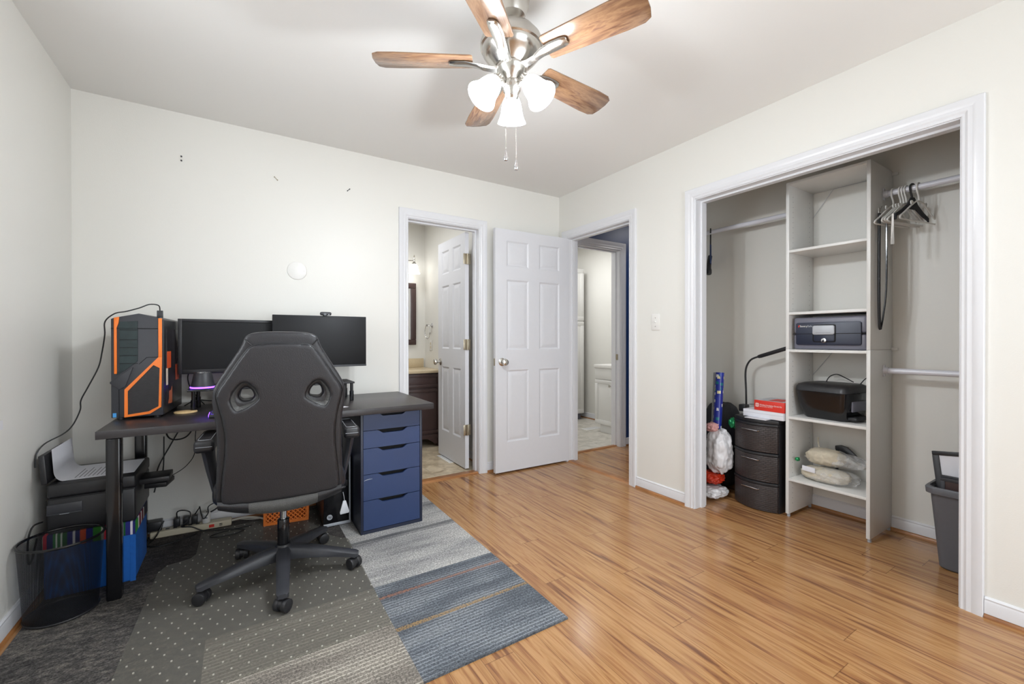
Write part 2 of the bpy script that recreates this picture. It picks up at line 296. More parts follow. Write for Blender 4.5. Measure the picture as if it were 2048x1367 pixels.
# ------------------------------------------------------------------ mesh helpers
class MB:
    def __init__(s): s.bm = bmesh.new(); s.uv = False
    def _merge(s, tm, mi=0, mat=None):
        if mat is not None: bmesh.ops.transform(tm, matrix=mat, verts=tm.verts)
        for f in tm.faces: f.material_index = mi
        me = bpy.data.meshes.new('t'); tm.to_mesh(me); tm.free(); s.bm.from_mesh(me); bpy.data.meshes.remove(me); return s
    def box(s, x0, x1, y0, y1, z0, z1, bev=0, seg=2, mi=0, mat=None, taper=None):
        tm = bmesh.new(); bmesh.ops.create_cube(tm, size=1)
        for v in tm.verts:
            v.co = Vector(((x0+x1)/2+v.co.x*(x1-x0), (y0+y1)/2+v.co.y*(y1-y0), (z0+z1)/2+v.co.z*(z1-z0)))
        if taper:                       # taper = (fx, fy) scale of the bottom about the centre
            for v in tm.verts:
                if v.co.z < (z0+z1)/2:
                    v.co.x = (x0+x1)/2+(v.co.x-(x0+x1)/2)*taper[0]; v.co.y = (y0+y1)/2+(v.co.y-(y0+y1)/2)*taper[1]
        if bev: bmesh.ops.bevel(tm, geom=list(tm.edges), offset=bev, segments=seg, profile=.5, affect='EDGES')
        return s._merge(tm, mi, mat)
    def cyl(s, p0, p1, r0, r1=None, n=20, bev=0, mi=0):
        p0, p1 = Vector(p0), Vector(p1); r1 = r0 if r1 is None else r1; d = p1-p0
        tm = bmesh.new(); bmesh.ops.create_cone(tm, cap_ends=True, segments=n, radius1=r0, radius2=r1, depth=d.length)
        if bev:
            ed = [e for e in tm.edges if abs(e.verts[0].co.z-e.verts[1].co.z) < 1e-6]
            bmesh.ops.bevel(tm, geom=ed, offset=bev, segments=2, profile=.5, affect='EDGES')
        q = d.to_track_quat('Z', 'Y').to_matrix().to_4x4(); q.translation = (p0+p1)/2
        return s._merge(tm, mi, q)
    def sphere(s, c, r, n=16, mi=0, mat=None):
        tm = bmesh.new(); bmesh.ops.create_uvsphere(tm, u_segments=n, v_segments=max(6, n//2), radius=1)
        rr = r if isinstance(r, (tuple, list)) else (r, r, r)
        for v in tm.verts: v.co = Vector((c[0]+v.co.x*rr[0], c[1]+v.co.y*rr[1], c[2]+v.co.z*rr[2]))
        return s._merge(tm, mi, mat)
    def lathe(s, prof, n=32, mi=0, mat=None):
        tm = bmesh.new(); rings = []
        for r, z in prof:
            rings.append([tm.verts.new((r*math.cos(2*PI*i/n), r*math.sin(2*PI*i/n), z)) for i in range(n)] if r > 1e-6 else [tm.verts.new((0, 0, z))])
        for a, b in zip(rings, rings[1:]):
            for i in range(n):
                j = (i+1) % n
                if len(a) == 1 and len(b) == 1: continue
                if len(a) == 1: tm.faces.new((a[0], b[i], b[j]))
                elif len(b) == 1: tm.faces.new((a[i], a[j], b[0]))
                else: tm.faces.new((a[i], a[j], b[j], b[i]))
        bmesh.ops.recalc_face_normals(tm, faces=tm.faces)
        return s._merge(tm, mi, mat)
    def prism(s, poly, a0, a1, plane='xy', bev=0, mi=0, mat=None):
        tm = bmesh.new()
        f3 = {'xy': lambda u, v, a: (u, v, a), 'xz': lambda u, v, a: (u, a, v), 'yz': lambda u, v, a: (a, u, v)}[plane]
        lo = [tm.verts.new(f3(u, v, a0)) for u, v in poly]; hi = [tm.verts.new(f3(u, v, a1)) for u, v in poly]
        tm.faces.new(lo); tm.faces.new(hi); k = len(poly)
        for i in range(k): tm.faces.new((lo[i], lo[(i+1) % k], hi[(i+1) % k], hi[i]))
        bmesh.ops.recalc_face_normals(tm, faces=tm.faces)
        if bev: bmesh.ops.bevel(tm, geom=list(tm.edges), offset=bev, segments=2, profile=.5, affect='EDGES')
        return s._merge(tm, mi, mat)
    def tube(s, pts, r, n=8, closed=False, mi=0, cap=True):
        P = [Vector(p) for p in pts]; k = len(P); tm = bmesh.new(); rings = []
        rad = r if isinstance(r, (list, tuple)) else [r]*k
        T = []
        for i in range(k):
            a = P[(i-1) % k] if (closed or i > 0) else P[i]; b = P[(i+1) % k] if (closed or i < k-1) else P[i]
            T.append((b-a).normalized() if (b-a).length > 1e-9 else Vector((0, 0, 1)))
        ref = Vector((0, 0, 1)) if abs(T[0].z) < .9 else Vector((1, 0, 0))
        u = T[0].cross(ref).normalized()
        for i in range(k):
            u = (u-T[i]*u.dot(T[i]));  u = u.normalized() if u.length > 1e-6 else T[i].orthogonal().normalized()
            v = T[i].cross(u)
            rings.append([tm.verts.new(P[i]+(u*math.cos(2*PI*j/n)+v*math.sin(2*PI*j/n))*rad[i]) for j in range(n)])
        rng = range(k) if closed else range(k-1)
        for i in rng:
            a, b = rings[i], rings[(i+1) % k]
            for j in range(n): tm.faces.new((a[j], a[(j+1) % n], b[(j+1) % n], b[j]))
        if cap and not closed: tm.faces.new(rings[0]); tm.faces.new(rings[-1])
        bmesh.ops.recalc_face_normals(tm, faces=tm.faces)
        return s._merge(tm, mi)
    def grid(s, fn, nu, nv, mi=0, thick=0):
        tm = bmesh.new(); V = [[tm.verts.new(fn(i/nu, j/nv)) for j in range(nv+1)] for i in range(nu+1)]
        for i in range(nu):
            for j in range(nv): tm.faces.new((V[i][j], V[i+1][j], V[i+1][j+1], V[i][j+1]))
        if thick:
            bmesh.ops.recalc_face_normals(tm, faces=tm.faces)
            bmesh.ops.solidify(tm, geom=list(tm.faces), thickness=thick)
        bmesh.ops.recalc_face_normals(tm, faces=tm.faces)
        return s._merge(tm, mi)
    def loft(s, loops, mi=0, cap=False, closed=True):
        tm = bmesh.new(); L = [[tm.verts.new(p) for p in lp] for lp in loops]; n = len(L[0])
        for a, b in zip(L, L[1:]):
            for j in range(n if closed else n-1): tm.faces.new((a[j], a[(j+1) % n], b[(j+1) % n], b[j]))
        if cap: tm.faces.new(L[0]); tm.faces.new(L[-1])
        bmesh.ops.recalc_face_normals(tm, faces=tm.faces)
        return s._merge(tm, mi)
    def build(s, name, mats, parent=None, loc=None, rotz=0, ang=35):
        me = bpy.data.meshes.new(name); s.bm.to_mesh(me); s.bm.free()
        for m in (mats if isinstance(mats, (list, tuple)) else [mats]): me.materials.append(MT[m] if isinstance(m, str) else m)
        me.shade_smooth(); me.set_sharp_from_angle(angle=R(ang))
        o = bpy.data.objects.new(name, me); COL.objects.link(o)
        if parent: o.parent = parent
        if loc is not None: o.location = loc
        if rotz: o.rotation_euler = (0, 0, rotz)
        return o
def tag(o, label, cat, group=None, kind=None):
    o['label'] = label; o['category'] = cat
    if group: o['group'] = group
    if kind: o['kind'] = kind
    return o
def thing(name, label, cat, loc=(0, 0, 0), rotz=0, group=None):
    o = bpy.data.objects.new(name, None); COL.objects.link(o); o.location = loc; o.rotation_euler = (0, 0, rotz)
    o.empty_display_size = .05
    return tag(o, label, cat, group)
def struct(o): o['kind'] = 'structure'; return o
def copy_tree(o, parent=None):
    c = o.copy(); COL.objects.link(c); c.parent = parent
    for ch in [x for x in COL.objects if x.parent == o]: copy_tree(ch, c)
    return c
def spline(pts, n=6, closed=False):
    P = [Vector(p) for p in pts]; k = len(P); out = []
    for i in range(k if closed else k-1):
        if closed: a, b, c, d = P[(i-1) % k], P[i], P[(i+1) % k], P[(i+2) % k]
        else: a, b, c, d = P[max(i-1, 0)], P[i], P[i+1], P[min(i+2, k-1)]
        for j in range(n):
            t = j/n; out.append(.5*((2*b)+(-a+c)*t+(2*a-5*b+4*c-d)*t*t+(-a+3*b-3*c+d)*t**3))
    if not closed: out.append(P[-1])
    return out
def frompuff(name, solids, mat, parent, voxel=.007, it=8, fac=.5, cutters=()):
    """soft upholstered solid: voxel remesh + smooth of a plain solid, baked to a static mesh"""
    o = solids.build(name, mat, None)
    cs = []
    for i, c in enumerate(cutters):
        co = c.build('cut', mat, None); cs.append(co)
        b = o.modifiers.new('b%d' % i, 'BOOLEAN'); b.operation = 'DIFFERENCE'; b.object = co; b.solver = 'EXACT'
    r = o.modifiers.new('r', 'REMESH'); r.mode = 'VOXEL'; r.voxel_size = voxel
    s = o.modifiers.new('s', 'SMOOTH'); s.factor = fac; s.iterations = it
    dg = bpy.context.evaluated_depsgraph_get(); me = bpy.data.meshes.new_from_object(o.evaluated_get(dg)); me.name = name
    for c in cs: bpy.data.objects.remove(c)
    bpy.data.objects.remove(o); me.shade_smooth()
    if not me.materials: me.materials.append(MT[mat])
    ob = bpy.data.objects.new(name, me); COL.objects.link(ob); ob.parent = parent
    return ob
def text(s, size, M4, mat, parent, name='lettering', ext=.0006, width=None):
    cu = bpy.data.curves.new('t', 'FONT'); cu.body = s; cu.size = size; cu.extrude = ext
    o = bpy.data.objects.new('t', cu); COL.objects.link(o)
    dg = bpy.context.evaluated_depsgraph_get(); me = bpy.data.meshes.new_from_object(o.evaluated_get(dg))
    bpy.data.objects.remove(o); bpy.data.curves.remove(cu)
    if width:
        xs = [v.co.x for v in me.vertices]; k = width/(max(xs)-min(xs))
        for v in me.vertices: v.co.x *= k
    me.transform(M4); me.materials.clear(); me.materials.append(MT[mat]); me.name = name
    ob = bpy.data.objects.new(name, me); COL.objects.link(ob); ob.parent = parent
    return ob
FRONT = Matrix.Rotation(PI/2, 4, 'X')          # text lying in xy -> standing in xz, facing -y
def tr(x, y, z): return Matrix.Translation((x, y, z))

def rrect(x0, x1, z0, z1, r, n=5):
    P = []
    for cx, cz, a0 in ((x1-r, z1-r, 0), (x0+r, z1-r, 90), (x0+r, z0+r, 180), (x1-r, z0+r, 270)):
        for i in range(n+1): a = R(a0+90*i/n); P.append((cx+r*math.cos(a), cz+r*math.sin(a)))
    return P

# ------------------------------------------------------------------ room
XL, XR, YB, YF, H, T = -.745, 2.533, 3.163, -1.75, 2.44, .115
CX0, CXB = XR+T, 3.235                     # closet interior
def wallbox(name, axis, p0, p1, a0, a1, holes, mats='wall', mifn=None):
    """wall slab: axis 'x' = plane x const (runs along y), 'y' = plane y const; holes (a0,a1,z0,z1)"""
    mb = MB(); cuts = sorted(holes); pos = a0
    def bx(u0, u1, z0, z1):
        if u1-u0 < 1e-4 or z1-z0 < 1e-4: return
        (mb.box(p0, p1, u0, u1, z0, z1) if axis == 'x' else mb.box(u0, u1, p0, p1, z0, z1))
    for (h0, h1, z0, z1) in cuts:
        bx(pos, h0, 0, H); bx(h0, h1, 0, z0); bx(h0, h1, z1, H); pos = h1
    bx(pos, a1, 0, H)
    if mifn:
        for f in mb.bm.faces: f.normal_update(); f.material_index = mifn(f)
    return struct(mb.build(name, mats))
DH = 2.045
struct(MB().box(XL-T, 5.2, YF-T, YB+.06, -.08, 0).build('floor', 'floor'))
struct(MB().box(.2, 2.43, YB+.06, 4.9, -.08, .004).build('floor_bathroom', 'tile1'))
struct(MB().box(2.43, 5.2, YB+.06, 5.2, -.08, .004).build('floor_washroom', 'tile2'))
struct(MB().box(XL-T, 5.2, YF-T, 5.2, H, H+.08).build('ceiling', 'ceil'))
wallbox('wall_left', 'x', XL-T, XL, YF-T, YB, [(.98, 2.07, .84, 2.03)])
wallbox('wall_front', 'y', YF-T, YF, XL, 5.2, [(.3, 2.3, .28, 2.05)])
wallbox('wall_back', 'y', YB, YB+T, XL-T, XR+.02, [(1.065, 1.697, 0, DH)])
wallbox('wall_right', 'x', XR, XR+T, YF, YB, [(.495, 1.751, 0, DH), (2.29, 3.05, 0, DH)])
wallbox('wall_hall_north', 'y', YB, YB+T, XR+.02, 5.2, [(2.70, 3.345, 0, DH)], ['navy', 'wall'], lambda f: 0 if f.normal.y < -.5 else 1)
wallbox('wall_closet_back', 'x', CXB, CXB+T, .04, 2.255, [])
wallbox('wall_closet_left', 'y', 2.14, 2.255, CX0, CXB, [])
wallbox('wall_closet_right', 'y', .04, .155, CX0, CXB, [])
wallbox('wall_hall_south', 'y', 2.14, 2.255, CXB+T, 5.2, [], 'navy')
wallbox('wall_hall_end', 'x', 4.9, 5.0, 2.255, YB, [], 'navy')
wallbox('wall_bathroom_back', 'y', 4.72, 4.83, .2, 2.3, [])
wallbox('wall_bathroom_right', 'x', 1.81, 1.92, YB+T, 4.72, [])
wallbox('wall_bathroom_left', 'x', .2, .3, YB+T, 4.72, [])
wallbox('wall_washroom_right', 'x', 4.15, 4.26, YB+T, 4.95, [])
wallbox('wall_washroom_back', 'y', 4.86, 4.97, 2.3, 4.15, [])
wallbox('wall_washroom_left', 'x', 2.30, 2.42, YB+T, 4.86, [])

CAS = [(0, 0), (0, .009), (.004, .011), (.012, .009), (.02, .0135), (.034, .0125), (.046, .0165), (.06, .0175), (.066, .0175), (.069, .014), (.069, 0)]
def casing(name, axis, pl, sgn, a0, a1, zt, W=.069):
    k = W/.069; loops = []
    for st in range(4):
        lp = []
        for u, t in CAS:
            u *= k
            a = a0-u if st < 2 else a1+u; z = .0 if st in (0, 3) else zt+u; q = pl+sgn*t
            lp.append((q, a, z) if axis == 'x' else (a, q, z))
        loops.append(lp)
    return struct(MB().loft(loops, cap=True).build(name, 'trim', ang=20))
def jamb(name, axis, p0, p1, a0, a1, zt, stop=None):
    """lining of an opening: boards of .016 inside the hole, and door stops"""
    mb = MB(); t = .016
    def bx(u0, u1, q0, q1, z0, z1): (mb.box(q0, q1, u0, u1, z0, z1) if axis == 'x' else mb.box(u0, u1, q0, q1, z0, z1))
    bx(a0-t, a0, p0, p1, 0, zt+t); bx(a1, a1+t, p0, p1, 0, zt+t); bx(a0, a1, p0, p1, zt, zt+t)
    if stop:
        q0, q1 = stop; s = .011
        bx(a0, a0+s, q0, q1, 0, zt); bx(a1-s, a1, q0, q1, 0, zt); bx(a0+s, a1-s, q0, q1, zt-s, zt)
    return struct(mb.build(name, 'trim'))
# bedroom side casings
casing('trim_1', 'y', YB, -1, 1.076, 1.686, 2.034)
jamb('trim_2', 'y', YB-.002, YB+T, 1.081, 1.681, 2.029, (YB+.045, YB+.078))
casing('trim_3', 'x', XR, -1, 2.301, 3.040, 2.034)
jamb('trim_4', 'x', XR-.002, XR+T, 2.306, 3.034, 2.029, (XR+.045, XR+.078))
casing('trim_5', 'x', XR, -1, .507, 1.739, 2.034)
jamb('trim_6', 'x', XR-.002, XR+T, .511, 1.735, 2.029, (XR+.05, XR+.09))
casing('trim_7', 'y', YB, -1, 2.711, 3.334, 2.034, .075)
jamb('trim_8', 'y', YB-.002, YB+T, 2.716, 3.329, 2.029, (YB+.045, YB+.078))
# thresholds
struct(MB().prism([(YB-.004, 0), (YB+.012, .013), (YB+.075, .013), (YB+.09, .004), (YB+.09, 0)], 1.083, 1.679, 'yz').build('trim_9', 'shoe'))
struct(MB().prism([(XR-.006, 0), (XR+.01, .012), (XR+.055, .012), (XR+.07, 0)], 2.308, 3.032, 'xz', mat=None).build('trim_10', 'shoe'))
struct(MB().prism([(YB+.03, 0), (YB+.04, .010), (YB+.075, .010), (YB+.09, .004), (YB+.09, 0)], 2.718, 3.327, 'yz').build('trim_11', 'shoe'))
BB = [(0, .017), (.011, .017), (.011, .062), (.008, .070), (.0095, .076), (.004, .083), (0, .083)]
def base(name, segs):
    mb = MB(); sh = MB()
    for (axis, pl, sgn, a0, a1) in segs:
        f = (lambda u, a, z: (pl+sgn*u, a, z)) if axis == 'x' else (lambda u, a, z: (a, pl+sgn*u, z))
        mb.loft([[f(u, a, z) for u, z in BB] for a in (a0, a1)], cap=True)
        q = [(0, 0), (.018, 0), (.0175, .006), (.014, .013), (.007, .0175), (0, .019)]
        sh.loft([[f(u, a, z) for u, z in q] for a in (a0, a1)], cap=True)
    o = struct(mb.build(name, 'trim', ang=25)); s = sh.build('shoe_moulding', 'shoe', o)
    return o
base('baseboard_left', [('x', XL, 1, YF, YB)])
base('baseboard_back', [('y', YB, -1, XL, 1.006), ('y', YB, -1, 1.756, XR)])
base('baseboard_right', [('x', XR, -1, 1.809, 2.231), ('x', XR, -1, YF, .437)])
base('baseboard_front', [('y', YF, 1, XL, XR)])
base('baseboard_closet', [('x', CXB, -1, .155, 2.14), ('y', 2.14, -1, CX0, CXB)])
base('baseboard_hall', [('y', YB, -1, 3.41, 4.9)])
base('baseboard_washroom', [('x', 4.15, -1, 3.86, 4.86)])
base('baseboard_bathroom', [('x', 1.81, -1, YB+T, 4.15)])

def window(name, axis, pl, sgn, a0, a1, z0, z1, depth):
    """frame, sashes and pane filling a wall hole; sgn points into the room"""
    mb = MB()
    def bx(m, u0, u1, q0, q1, za, zb):
        a, b = pl-sgn*q0, pl-sgn*q1
        (m.box(min(a, b), max(a, b), u0, u1, za, zb) if axis == 'x' else m.box(u0, u1, min(a, b), max(a, b), za, zb))
    zm = (z0+z1)/2
    for (u0, u1, za, zb) in ((a0, a0+.04, z0, z1), (a1-.04, a1, z0, z1), (a0+.04, a1-.04, z0, z0+.05), (a0+.04, a1-.04, z1-.04, z1), (a0+.04, a1-.04, zm-.025, zm+.025)): bx(mb, u0, u1, .03, .09, za, zb)
    o = struct(mb.build(name, 'trim'))
    c = MB()
    for (u0, u1, za, zb) in ((a0-.07, a0, z0, z1+.07), (a1, a1+.07, z0, z1+.07), (a0, a1, z1, z1+.07)): bx(c, u0, u1, -.016, 0, za, zb)
    c.build('window_casing', 'trim', o)
    s = MB(); bx(s, a0-.11, a1+.11, -.06, 0, z0-.03, z0); bx(s, a0, a1, 0, .03, z0-.03, z0); bx(s, a0-.07, a1+.07, -.014, 0, z0-.09, z0-.03); s.build('window_sill', 'trim', o)
    g = MB(); bx(g, a0+.04, a1-.04, .058, .062, z0+.05, z1-.04); g.build('pane', 'pane', o)
window('window_1', 'x', XL, 1, .98, 2.07, .84, 2.03, T)
window('added_window_2', 'y', YF, 1, .3, 2.3, .28, 2.05, T)  # invented window out of view, made large and low for fill light

# ------------------------------------------------------------------ six-panel doors
def knob(parent, x, y, z, sgn, mat='nickel', lab=None):
    """round knob on a leaf face at local y, pointing sgn along y"""
    mb = MB(); Mx = tr(x, y, z) @ Matrix.Rotation(-sgn*PI/2, 4, 'X')
    mb.lathe([(0, 0), (.033, 0), (.033, .004), (.026, .009), (.012, .012), (.010, .03), (.016, .036), (.026, .044), (.029, .055), (.025, .066), (.012, .071), (0, .072)], 24, mat=Mx)
    return mb.build('knob', mat, parent)
def door_leaf(name, wd, ht, th=.035, cols=None):
    """leaf in local coords: x 0..wd, y -th..0 , z 0..ht; front face at y=-th"""
    root = bpy.data.objects.new(name, None); COL.objects.link(root); root['kind'] = 'structure'
    st = .108 if wd > .7 else .09; mul = .11 if wd > .7 else .085
    pw = (wd-2*st-mul)/2
    rows = [(.245, .245+.60), (.245+.60+.17, .245+.60+.17+.585), (1.71, 1.925)]
    mb = MB(); mb.box(0, wd, -th+.009, -.009, 0, ht)
    for s0, s1 in ((-th, -th+.009), (-.009, 0)):
        for (x0, x1) in ((0, st), (st+pw, st+pw+mul), (wd-st, wd)): mb.box(x0, x1, s0, s1, 0, ht)
        zz = 0
        for (z0, z1) in rows+[(ht, ht)]:
            for (x0, x1) in ((st, st+pw), (st+pw+mul, wd-st)): mb.box(x0, x1, s0, s1, zz, z0)
            zz = z1
    mb.build('door_slab', 'door', root)
    for (z0, z1) in rows:
        for (x0, x1) in ((st, st+pw), (st+pw+mul, wd-st)):
            p = MB()
            for yo, yi, d in ((-th+.0005, -th+.009, 1), (-.0005, -.009, -1)):
                def lp(i, y): return [(x0+i, y, z0+i), (x1-i, y, z0+i), (x1-i, y, z1-i), (x0+i, y, z1-i)]
                # sticking slopes down from the frame, flat recess, then the raised field
                p.loft([lp(0, yo), lp(.012, yi-d*.001), lp(.018, yi-d*.001), lp(.042, yo+d*.0015), lp(.05, yo+d*.001)])
                tm = lp(.05, yo+d*.001); f = p.bm.faces.new([p.bm.verts.new(v) for v in tm])
            p.build('door_panel', 'door', root, ang=12)
    return root
def hinge(parent, x, y, z, rz=0):
    mb = MB(); mb.box(-.034, -.003, -.002, .002, -.045, .045, .0008); mb.box(.003, .034, -.002, .002, -.045, .045, .0008)
    mb.cyl((0, -.004, -.045), (0, -.004, .045), .006, n=12)
    for k in (-.03, 0, .03):
        for q in (-.02, .02): mb.cyl((q, -.003, k), (q, -.001, k), .004, n=8)
    return mb.build('hinge', 'brass', parent, (x, y, z), rz)
# bedroom door, open flat against the back wall, hinged on the hall doorway's far jamb
d1 = door_leaf('door_1', .765, 2.018); d1.location = (1.775, 3.082, .014); d1.rotation_euler = (0, 0, R(-1.2))
knob(d1, .062, -.035, .915, -1); knob(d1, .062, 0, .915, 1)
MB().box(-.002, .0005, -.028, -.007, .885, .945, .0005).build('latch_plate', 'brass', d1)
for z in (.25, 1.02, 1.80): MB().cyl((.772, -.005, z-.045), (.772, -.005, z+.045), .006, n=12).build('hinge', 'brass', d1)
# bathroom door, swung into the bathroom, leaf running along y
d2 = door_leaf('door_2', .60, 2.012); d2.location = (1.665, 3.897, .016); d2.rotation_euler = (0, 0, R(-90.8))
knob(d2, .06, -.035, .888, -1); knob(d2, .06, 0, .888, 1)
for z in (.345, 1.072, 1.80): hinge(d2, .607, -.019, z-.016, R(90.8))
# strike plate on the washroom jamb
struct(MB().box(3.322, 3.329, YB+.02, YB+.043, .90, .96).build('trim_12', 'brass'))

# ------------------------------------------------------------------ wall fixtures
mb = MB().lathe([(0, .006), (.052, .006), (.058, .004), (.06, 0), (0, 0)], 40, mat=tr(.325, YB, 1.571) @ Matrix.Rotation(PI/2, 4, 'X'))
for s in (-.042, .042): mb.sphere((.325+s, YB-.0065, 1.571), (.003, .001, .003), 8)
tag(mb.build('blank_cover_plate', 'white'), 'round white blank cover plate on the back wall above the monitors', 'cover plate')
for (x, z, d, lab) in ((-.282, 2.175, (0, 1), 'pair of dark nail marks highest and leftmost on the back wall'), (.204, 2.155, (.7, -.7), 'brass picture nail in the middle of the bare back wall'), (.651, 2.164, (.6, .6), 'small grey picture nail on the back wall nearest the bathroom door')):
    mb = MB(); dx, dz = d[0]*.012, d[1]*.012
    for s in (-1, 1): mb.cyl((x+s*dx, YB+.004, z+s*dz), (x+s*dx, YB-.006, z+s*dz), .0045 if d == (0, 1) else .0035, n=10)
    if d != (0, 1): mb.tube([(x-dx, YB-.003, z-dz), (x+dx, YB-.003, z+dz)], .002, 6)
    tag(mb.build('picture_nail', 'brass' if 'brass' in lab else 'plastic_dg'), lab, 'nail')
t = thing('light_switch', 'white toggle light switch on the wall between the hall doorway and the closet', 'light switch', (XR, 2.055, 1.239), -PI/2)
MB().box(-.036, .036, -.006, 0, -.058, .058, .003).build('switch_plate', 'white', t)
mb = MB().box(-.006, .006, -.008, -.005, -.012, .012); mb.box(-.004, .004, -.018, -.006, -.002, .008, .001); mb.build('toggle', 'white', t)
for z in (-.03, .03): MB().cyl((0, -.0075, z), (0, -.005, z), .0035, n=10).build('screw', 'nickel', t)

# ------------------------------------------------------------------ rug and chair mat
RX, RY = (-.71, -.108, .502, 1.105), (1.325, 1.945, 2.552, 3.13)
dk = [(.3, (50, 47, 47)), (.5, (74, 70, 68)), (.68, (100, 96, 92))]
lt = [(.30, (104, 104, 106)), (.43, (146, 145, 144)), (.56, (170, 168, 165)), (.72, (184, 181, 175))]
bl = [(.3, (72, 76, 82)), (.5, (94, 99, 105)), (.7, (118, 121, 124))]
tp = [(.3, (104, 98, 92)), (.5, (128, 122, 114)), (.7, (146, 140, 130))]
gr = [(.32, (50, 48, 48)), (.48, (76, 74, 73)), (.62, (112, 107, 101))]
rug_m = []
spec = {(0, 0): (gr, 0, (120, 112, 90), [(1.60, .003, (150, 140, 96))]), (1, 0): (tp, 55, (206, 198, 184), [(1.667, .004, (214, 210, 196)), (1.885, .004, (206, 202, 190))]), (2, 0): (bl, 60, (164, 168, 172), [(1.615, .010, (168, 132, 78)), (1.85, .009, (158, 104, 76))]),
        (0, 1): (gr, 0, (130, 126, 112), []), (1, 1): (dk, 0, (0, 0, 0), []), (2, 1): (lt, 0, (0, 0, 0), [(2.42, .018, (60, 62, 68)), (2.39, .004, (60, 62, 68))]),
        (0, 2): (dk, 0, (0, 0, 0), []), (1, 2): (dk, 0, (0, 0, 0), []), (2, 2): (lt, 0, (0, 0, 0), [])}
mb = MB(); k = 0
for (i, j), (c, s, scx, ln) in spec.items():
    kw = dict(patch=.75, sx=22.0, sy=48.0) if (c is gr or c is dk) else {}
    rug_m.append(m_rug('carpet_tile_%d' % k, c, s, scx, ln, seed=k*7, **kw))
    mb.box(RX[i], RX[i+1], RY[j], RY[j+1], .0, .008, mi=k); k += 1
tag(mb.build('area_rug', rug_m), 'large patchwork rug of grey and blue carpet squares under the desk', 'rug')
matp = [(-.36, 1.66), (.50, 1.66), (.508, 2.50), (.455, 2.56), (.425, 2.62), (.42, 3.04), (-.185, 3.04), (-.19, 2.74), (-.21, 2.70), (-.30, 2.68), (-.33, 2.62)]
tag(MB().prism(matp, .0085, .0115).build('chair_mat', 'mat'), 'clear studded vinyl chair mat with a lip running under the desk', 'chair mat')
MATZ = .0115

# ------------------------------------------------------------------ desk
t = thing('desk', 'long black-brown desk top on black legs along the back wall', 'desk', (.24, 2.77, 0))
MB().box(-.745, .745, -.345, .345, .701, .735, .0015).build('tabletop', 'desk', t)
for y in (-.305, .29):
    l = MB().box(-.717, -.667, y-.025, y+.025, .009, .701, .008, 3).build('leg', 'plastic_g', t)
    MB().cyl((-.692, y, .0082), (-.692, y, .012), .02, n=16).build('foot_pad', 'plastic', l)
# drawer unit
t = thing('drawer_unit', 'tall narrow navy blue five-drawer unit under the right end of the desk', 'drawer unit', (.578, 2.505, .0085))
mb = MB(); mb.box(0, .014, 0, .58, 0, .690, .001); mb.box(.349, .363, 0, .58, 0, .690, .001); mb.box(.014, .349, 0, .58, 0, .018); mb.box(.014, .349, .002, .58, .678, .690); mb.box(.014, .349, .565, .575, .018, .678)
mb.build('cabinet_body', 'navyc', t)
MB().box(.016, .347, .03, .56, .02, .676).build('drawer_boxes', 'void', t)
zs = [.032, .188, .337, .485, .587, .687]
for i in range(5):
    z0, z1 = zs[i]+.0015, zs[i+1]-.0015; x0, x1 = .0155, .3475; nn = .02
    if i == 0: z0 = .02
    a, b = x0+(x1-x0)*.24, x0+(x1-x0)*.78
    poly = [(x0, z0), (x1, z0), (x1, z1), (b, z1), (b-.012, z1-.006), (b-.028, z1-nn+.002), (b-.038, z1-nn), (a+.038, z1-nn), (a+.028, z1-nn+.002), (a+.012, z1-.006), (a, z1), (x0, z1)]
    mb = MB().prism(poly, .002, .02, 'xz')
    ms = ['navyd']
    if i == 1:
        mb.tube([(x0+.004, .0018, z1-.031), (x0+.02, .0018, z1-.027), (x0+.034, .0018, z1-.025), (x0+.05, .0018, z1-.026)], [.0012, .002, .0018, .0006], 6, mi=1)
        ms = ['navyd', 'lgrey']
    mb.build('drawer_front', ms, t)

# ------------------------------------------------------------------ gaming chair
chair = thing('gaming_chair', 'black leather gaming chair with its high back to the camera at the desk', 'office chair', (.174, 2.29, MATZ), R(0))
seatrot = R(-4.6)
def rotp(o): o.rotation_euler = (0, 0, seatrot); return o
# base
BA = [R(-95+72*k) for k in range(5)]
mb = MB().lathe([(0, .075), (.032, .075), (.036, .085), (.036, .135), (.030, .145), (0, .145)], 28); mb.build('hub', 'plastic', chair)
for a in BA:
    ca, sa = math.cos(a), math.sin(a); sec = []
    for r, zt, hb, wd in ((.02, .138, .06, .030), (.10, .130, .050, .029), (.20, .110, .036, .026), (.285, .092, .026, .024), (.325, .083, .024, .023), (.338, .079, .018, .016)):
        lp = []
        for u, v in ((-1, 0), (-1, .75), (-.6, 1), (.6, 1), (1, .75), (1, 0)):
            lp.append((r*ca-u*wd*sa, r*sa+u*wd*ca, zt-hb+v*hb))
        sec.append(lp)
    leg = MB().loft(sec, cap=True).build('base_leg', 'plastic_dg', chair, ang=50)
    c = MB(); cx, cy = .318*ca, .318*sa; tw = a+R(50)
    dx, dy = math.cos(tw), math.sin(tw)
    for s in (-1, 1):
        p = Vector((cx+dx*.018*s, cy+dy*.018*s, .0265)); q = Vector((dx*.011, dy*.011, 0)); c.cyl(p-q, p+q, .0262, n=24, bev=.004)
    c.cyl((cx-dx*.008, cy-dy*.008, .03), (cx+dx*.008, cy+dy*.008, .03), .022, n=20); c.cyl((cx, cy, .03), (cx, cy, .07), .009, n=12)
    c.build('caster', 'plastic', leg)
MB().cyl((0, 0, .14), (0, 0, .262), .026, .025, 28, .002).build('gas_column', 'plastic_g', chair)
MB().cyl((0, 0, .26), (0, 0, .35), .014, n=20).build('piston', 'chrome', chair)
MB().box(-.09, .09, -.11, .13, .345, .395, .012).build('tilt_mechanism', 'plastic', chair)
